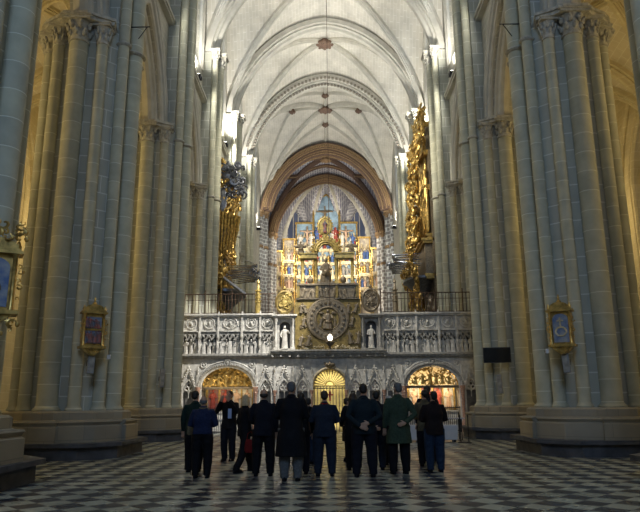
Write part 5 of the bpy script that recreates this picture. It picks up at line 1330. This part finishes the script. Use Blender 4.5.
PP = [
 dict(a=('bald man in a navy blue jacket with pale collar, outermost of the group', 201, 478, 396), build=1.12, arms=('front', 'front'), outfit='short', cols=('navy', 'black', 'black'), hair='bald', hc='grey', collar='tan', feet_gap=.13),
 dict(a=('dark-haired person in a dark green jacket half hidden behind the navy jacket', 193, 472, 391), arms=('down', 'front'), cols=('darkgreen', 'black', 'black'), build=1.05, heads=(-.3, 0)),
 dict(a=('person facing the camera with hands raised and pale blue paper at the chest', 228, 461, 391), yaw=PI - .3, arms=('raise', 'raise'), cols=('black', 'dark', 'black'), hair='short', hc='brown'),
 dict(a=('blonde woman in black carrying a red handbag', 244, 472, 395), arms=('down', 'front'), cols=('black', 'black', 'black'), hair='bob', hc='blonde', step=1.5, female=True, outfit='jacket', yaw=-.9, heads=(.5, 0)),
 dict(a=('balding man in a dark suit between the blonde woman and the long black overcoat', 263, 476, 389), build=1.1, arms=('front', 'down'), cols=('dark', 'black', 'black'), hair='bald', hc='brown', feet_gap=.15),
 dict(a=('tall man in a long black overcoat with pale grey trousers', 291, 481, 382), build=1.15, arms=('front', 'front'), outfit='coat', cols=('black', 'lightgrey', 'black'), hair='short', hc='grey', feet_gap=.12),
 dict(a=('person in dark clothes mostly hidden behind the long black overcoat', 301, 474, 393), cols=('black', 'dark', 'black'), build=.95),
 dict(a=('person in a brown jacket and blue jeans seen past the long black overcoat', 308, 464, 398), cols=('brown', 'jeans', 'black'), arms=('front', 'front'), female=True, yaw=.5, build=.95),
 dict(a=('man in a grey blue jacket with a dark red collar before the gate', 325, 476, 391), build=1.18, arms=('front', 'front'), outfit='jacket', cols=('greyblue', 'greyblue', 'black'), hair='short', hc='brown', collar='redd', feet_gap=.15),
 dict(a=('woman in a black skirt with bare lower legs, turned sideways', 348, 462, 398), outfit='skirt', arms=('front', 'front'), cols=('black', 'black', 'black'), hair='short', hc='brown', yaw=-1.3, female=True, build=.95),
 dict(a=('person in black beside the woman in the skirt, half hidden by the clasped hands man', 354, 470, 393), arms=('hold', 'down'), cols=('black', 'black', 'black'), hair='bob', hc='brown', female=True, yaw=.2),
 dict(a=('man in a dark teal jacket with hands clasped behind his back', 365, 477, 384), build=1.18, arms=('back', 'back'), cols=('teal', 'dark', 'black'), hair='short', hc='dark', feet_gap=.16),
 dict(a=('dark-haired man partly hidden between the teal jacket and the green coat', 378, 470, 391), arms=('back', 'down'), cols=('dark', 'greyblue', 'black'), hair='short', hc='dark', build=1.05),
 dict(a=('white-haired person in dark clothes just beside the green coat', 391, 465, 396), cols=('black', 'dark', 'black'), hair='short', hc='white', build=1.0),
 dict(a=('tall man in a long green overcoat with one hand held behind his back', 400, 474, 383), build=1.12, arms=('down', 'back'), outfit='midcoat', cols=('green', 'black', 'black'), hair='short', hc='grey', feet_gap=.13, heads=(.35, 0), yaw=.15),
 dict(a=('person in an olive tan jacket and curly dark hair beside the dark brown jacket', 427, 466, 390), arms=('front', 'front'), cols=('olive', 'dark', 'black'), hair='curly', hc='dark', female=True, heads=(.6, 0)),
 dict(a=('tall dark-haired person seen only above the heads of the jeans couple', 430, 461, 386), cols=('dark', 'dark', 'black'), hair='short', hc='dark'),
 dict(a=('man in a dark brown jacket and blue jeans at the end of the group', 436, 472, 391), build=1.12, arms=('front', 'front'), cols=('darkbrown', 'jeans', 'black'), hair='short', hc='dark', heads=(.3, .2), yaw=.1, feet_gap=.12),
]
PO = []
for d in PP:
    d = dict(d); a = d.pop('a'); PO.append(person(a[0], *a[1:], **d))
# things held
g = PO[3][2]
t = empty('handbag', (g.x + .16, g.y - .3, .42), -.2, 'red handbag hanging beside the blonde woman in black', 'handbag')
m = MB(); loft(m, [(0, 0, 0, .10, .05), (0, 0, .05, .13, .06), (0, 0, .22, .11, .045), (0, 0, .27, .09, .02)], 18); m.build('body', M['cloth_redd'], t)
m = MB(); m.tube([(-.08, 0, .25), (-.06, 0, .38), (0, 0, .43), (.06, 0, .38), (.08, 0, .25)], .008, 6); m.build('strap', M['cloth_redd'], t)
g = PO[0][2]
t = empty('shoulder_bag', (g.x - .31, g.y + .42, .80), .2, 'tan bag hanging beside the person in dark green at the group edge', 'bag'); t.scale = (.75, .75, .85)
m = MB(); loft(m, [(0, 0, 0, .1, .04), (0, 0, .04, .12, .05), (0, 0, .26, .11, .04), (0, 0, .30, .1, .02)], 18); m.build('body', M['cloth_tan'], t)
m = MB(); m.tube([(-.08, 0, .28), (0, 0, .42), (.08, 0, .28)], .008, 6); m.build('strap', M['cloth_tan'], t)
t = empty('furled_umbrella', (g.x - .33, g.y + .55, 0), 0, 'thin black furled umbrella held at the edge of the group', 'umbrella')
m = MB(); m.lathe([(.006, 0), (.008, .08), (.03, .12), (.028, .4), (.016, .62), (.008, .66)], 10); m.build('canopy', M['cloth_black'], t)
m = MB(); m.tube([(0, 0, .64), (0, 0, .82), (.03, 0, .87), (.06, 0, .84)], .01, 6); m.build('handle', M['black'], t)
g = PO[2][2]
m = MB(); m.b2(-.045, .045, -.004, .004, -.12, .12); o = m.build('folded_paper', M['pale_paper'] if 'pale_paper' in M else mat('pale_paper', (.35, .42, .62), .8, var=.05), loc=(g.x + .06, g.y - .30, 1.18), smooth=False, rz=.2); tag(o, 'pale blue folded paper at the chest of the visitor with raised hands', 'paper')
g = PO[10][2]
# ================================================================== LIGHT
def light(kind, name, loc, energy, col=(1, 1, 1), target=None, **kw):
    d = bpy.data.lights.new(name, kind); d.energy = energy; d.color = col
    for k_, v in kw.items(): setattr(d, k_, v)
    o = bpy.data.objects.new(name, d); COL.objects.link(o); o.location = loc
    if target is not None:
        o.rotation_euler = (Vector(target) - Vector(loc)).to_track_quat('-Z', 'Y').to_euler()
    return o
W = bpy.data.worlds.new('world'); SC.world = W; W.use_nodes = True
W.node_tree.nodes['Background'].inputs[0].default_value = (.45, .62, 1, 1); W.node_tree.nodes['Background'].inputs[1].default_value = .6
# daylight through the west rose
light('AREA', 'rose_daylight', (0, -13.6, 17.5), 1900, (.45, .66, 1), (0, 20, 4), shape='DISK', size=9)
WARM = (1, .74, .32)
FL = [(sd_, PY[i_], e_) for i_, e_ in ((2, 1200), (3, 2000), (4, 2400), (5, 2300)) for sd_ in (-1, 1)] + [(-1, 65.6, 1500), (1, 65.6, 1500)]
flm = MB(); flm.box((0, 0, .16), (.34, .24, .3)); flm.tube([(-.2, 0, 0), (-.2, 0, .2)], .03, 6); flm.tube([(.2, 0, 0), (.2, 0, .2)], .03, 6); flm.box((0, 0, .015), (.46, .2, .03)); flme = flm.mesh('floodlight', M['black'])
fll = MB(); fll.box((0, 0, .325), (.26, .18, .03)); fllm = fll.mesh('lens', M['lens'])
names = {PY[2]: 'high on the second big pillar from the picture edge', PY[3]: 'on the pillar level with the organs', PY[4]: 'on the slender pillar behind the organ', PY[5]: 'on the lit crossing pillar', 65.6: 'before the first brown arch'}
for sd, y, e in FL:
    x, yy = sd * 7.08, y - (1.75 if abs(y - PY[4]) < .1 else 2.9)
    f = empty('floodlight', (x, yy, 18.96), 0, 'black floodlight %s, %s side' % (names[y], 'smaller organ' if sd < 0 else 'tall organ'), 'floodlight', 'floodlights on the wall ledges')
    inst('housing', flme, f); inst('lens', fllm, f)
    light('SPOT', 'flood_beam', (x - sd * .1, yy, 19.45), e, (1, .96, .88), (sd * 2.2, y - .8, 31), spot_size=R(112), spot_blend=.8, shadow_soft_size=.15)
    light('SPOT', 'nave_fill', (x - sd * .15, yy, 19.35), 420 if y < 30 else 950, (1, .97, .86), (-sd * 6.5, y + 6, 10), spot_size=R(120), spot_blend=.8, shadow_soft_size=.15)  # second spot at each floodlight, added as fill across the nave
# warm aisle lamps
for sd in (-1, 1):
    for y in (15, 23.5, 32, 40.5):
        light('POINT', 'aisle_lamp', (sd * 12.4, y, 10.5), 370 if sd < 0 else 290, WARM, shadow_soft_size=.4)
# added spot without a fixture, standing in for strong light raking the screen
light('SPOT', 'screen_beam', (5.6, 20.5, 18.9), 26000, (1, .96, .88), (-4.9, 31, 4.6), spot_size=R(22), spot_blend=.35, shadow_soft_size=.08)
light('SPOT', 'centre_fill', (-5.6, 22.5, 18.9), 9000, (1, .93, .8), (0.2, 31, 7.0), spot_size=R(32), spot_blend=.6, shadow_soft_size=.1)  # front fill added to brighten the gilded centre, no fixture modelled
for sd, e in ((1, 9000), (-1, 6000)): light('SPOT', 'organ_fill', (-sd * 6.2, 27.5, 18.9), e, (1, .93, .76), (sd * 6.2, 38, 14.5), spot_size=R(36), spot_blend=.6, shadow_soft_size=.1)  # fill spots added to lift the dark organ cases, no fixtures modelled
# sanctuary
light('SPOT', 'altar_beam', (-5.6, 69, 21), 5200, (1, .9, .74), (1.5, 82, 21), spot_size=R(80), spot_blend=.7, shadow_soft_size=.2)
light('SPOT', 'altar_beam', (5.6, 69, 21), 5200, (1, .9, .74), (-1.5, 82, 21), spot_size=R(80), spot_blend=.7, shadow_soft_size=.2)
light('POINT', 'altar_lamp', (0, 77.5, 14), 1500, (1, .86, .66), shadow_soft_size=.5)
vs = SC.view_settings; vs.view_transform = 'Standard'; vs.look = 'None'; vs.gamma = 1; vs.exposure = 0; vs.use_curve_mapping = False
SC.cycles.use_denoising = True
SC.cycles.max_bounces = 6; SC.cycles.diffuse_bounces = 4; SC.cycles.glossy_bounces = 3; SC.cycles.transmission_bounces = 2
SC.cycles.sample_clamp_indirect = 6
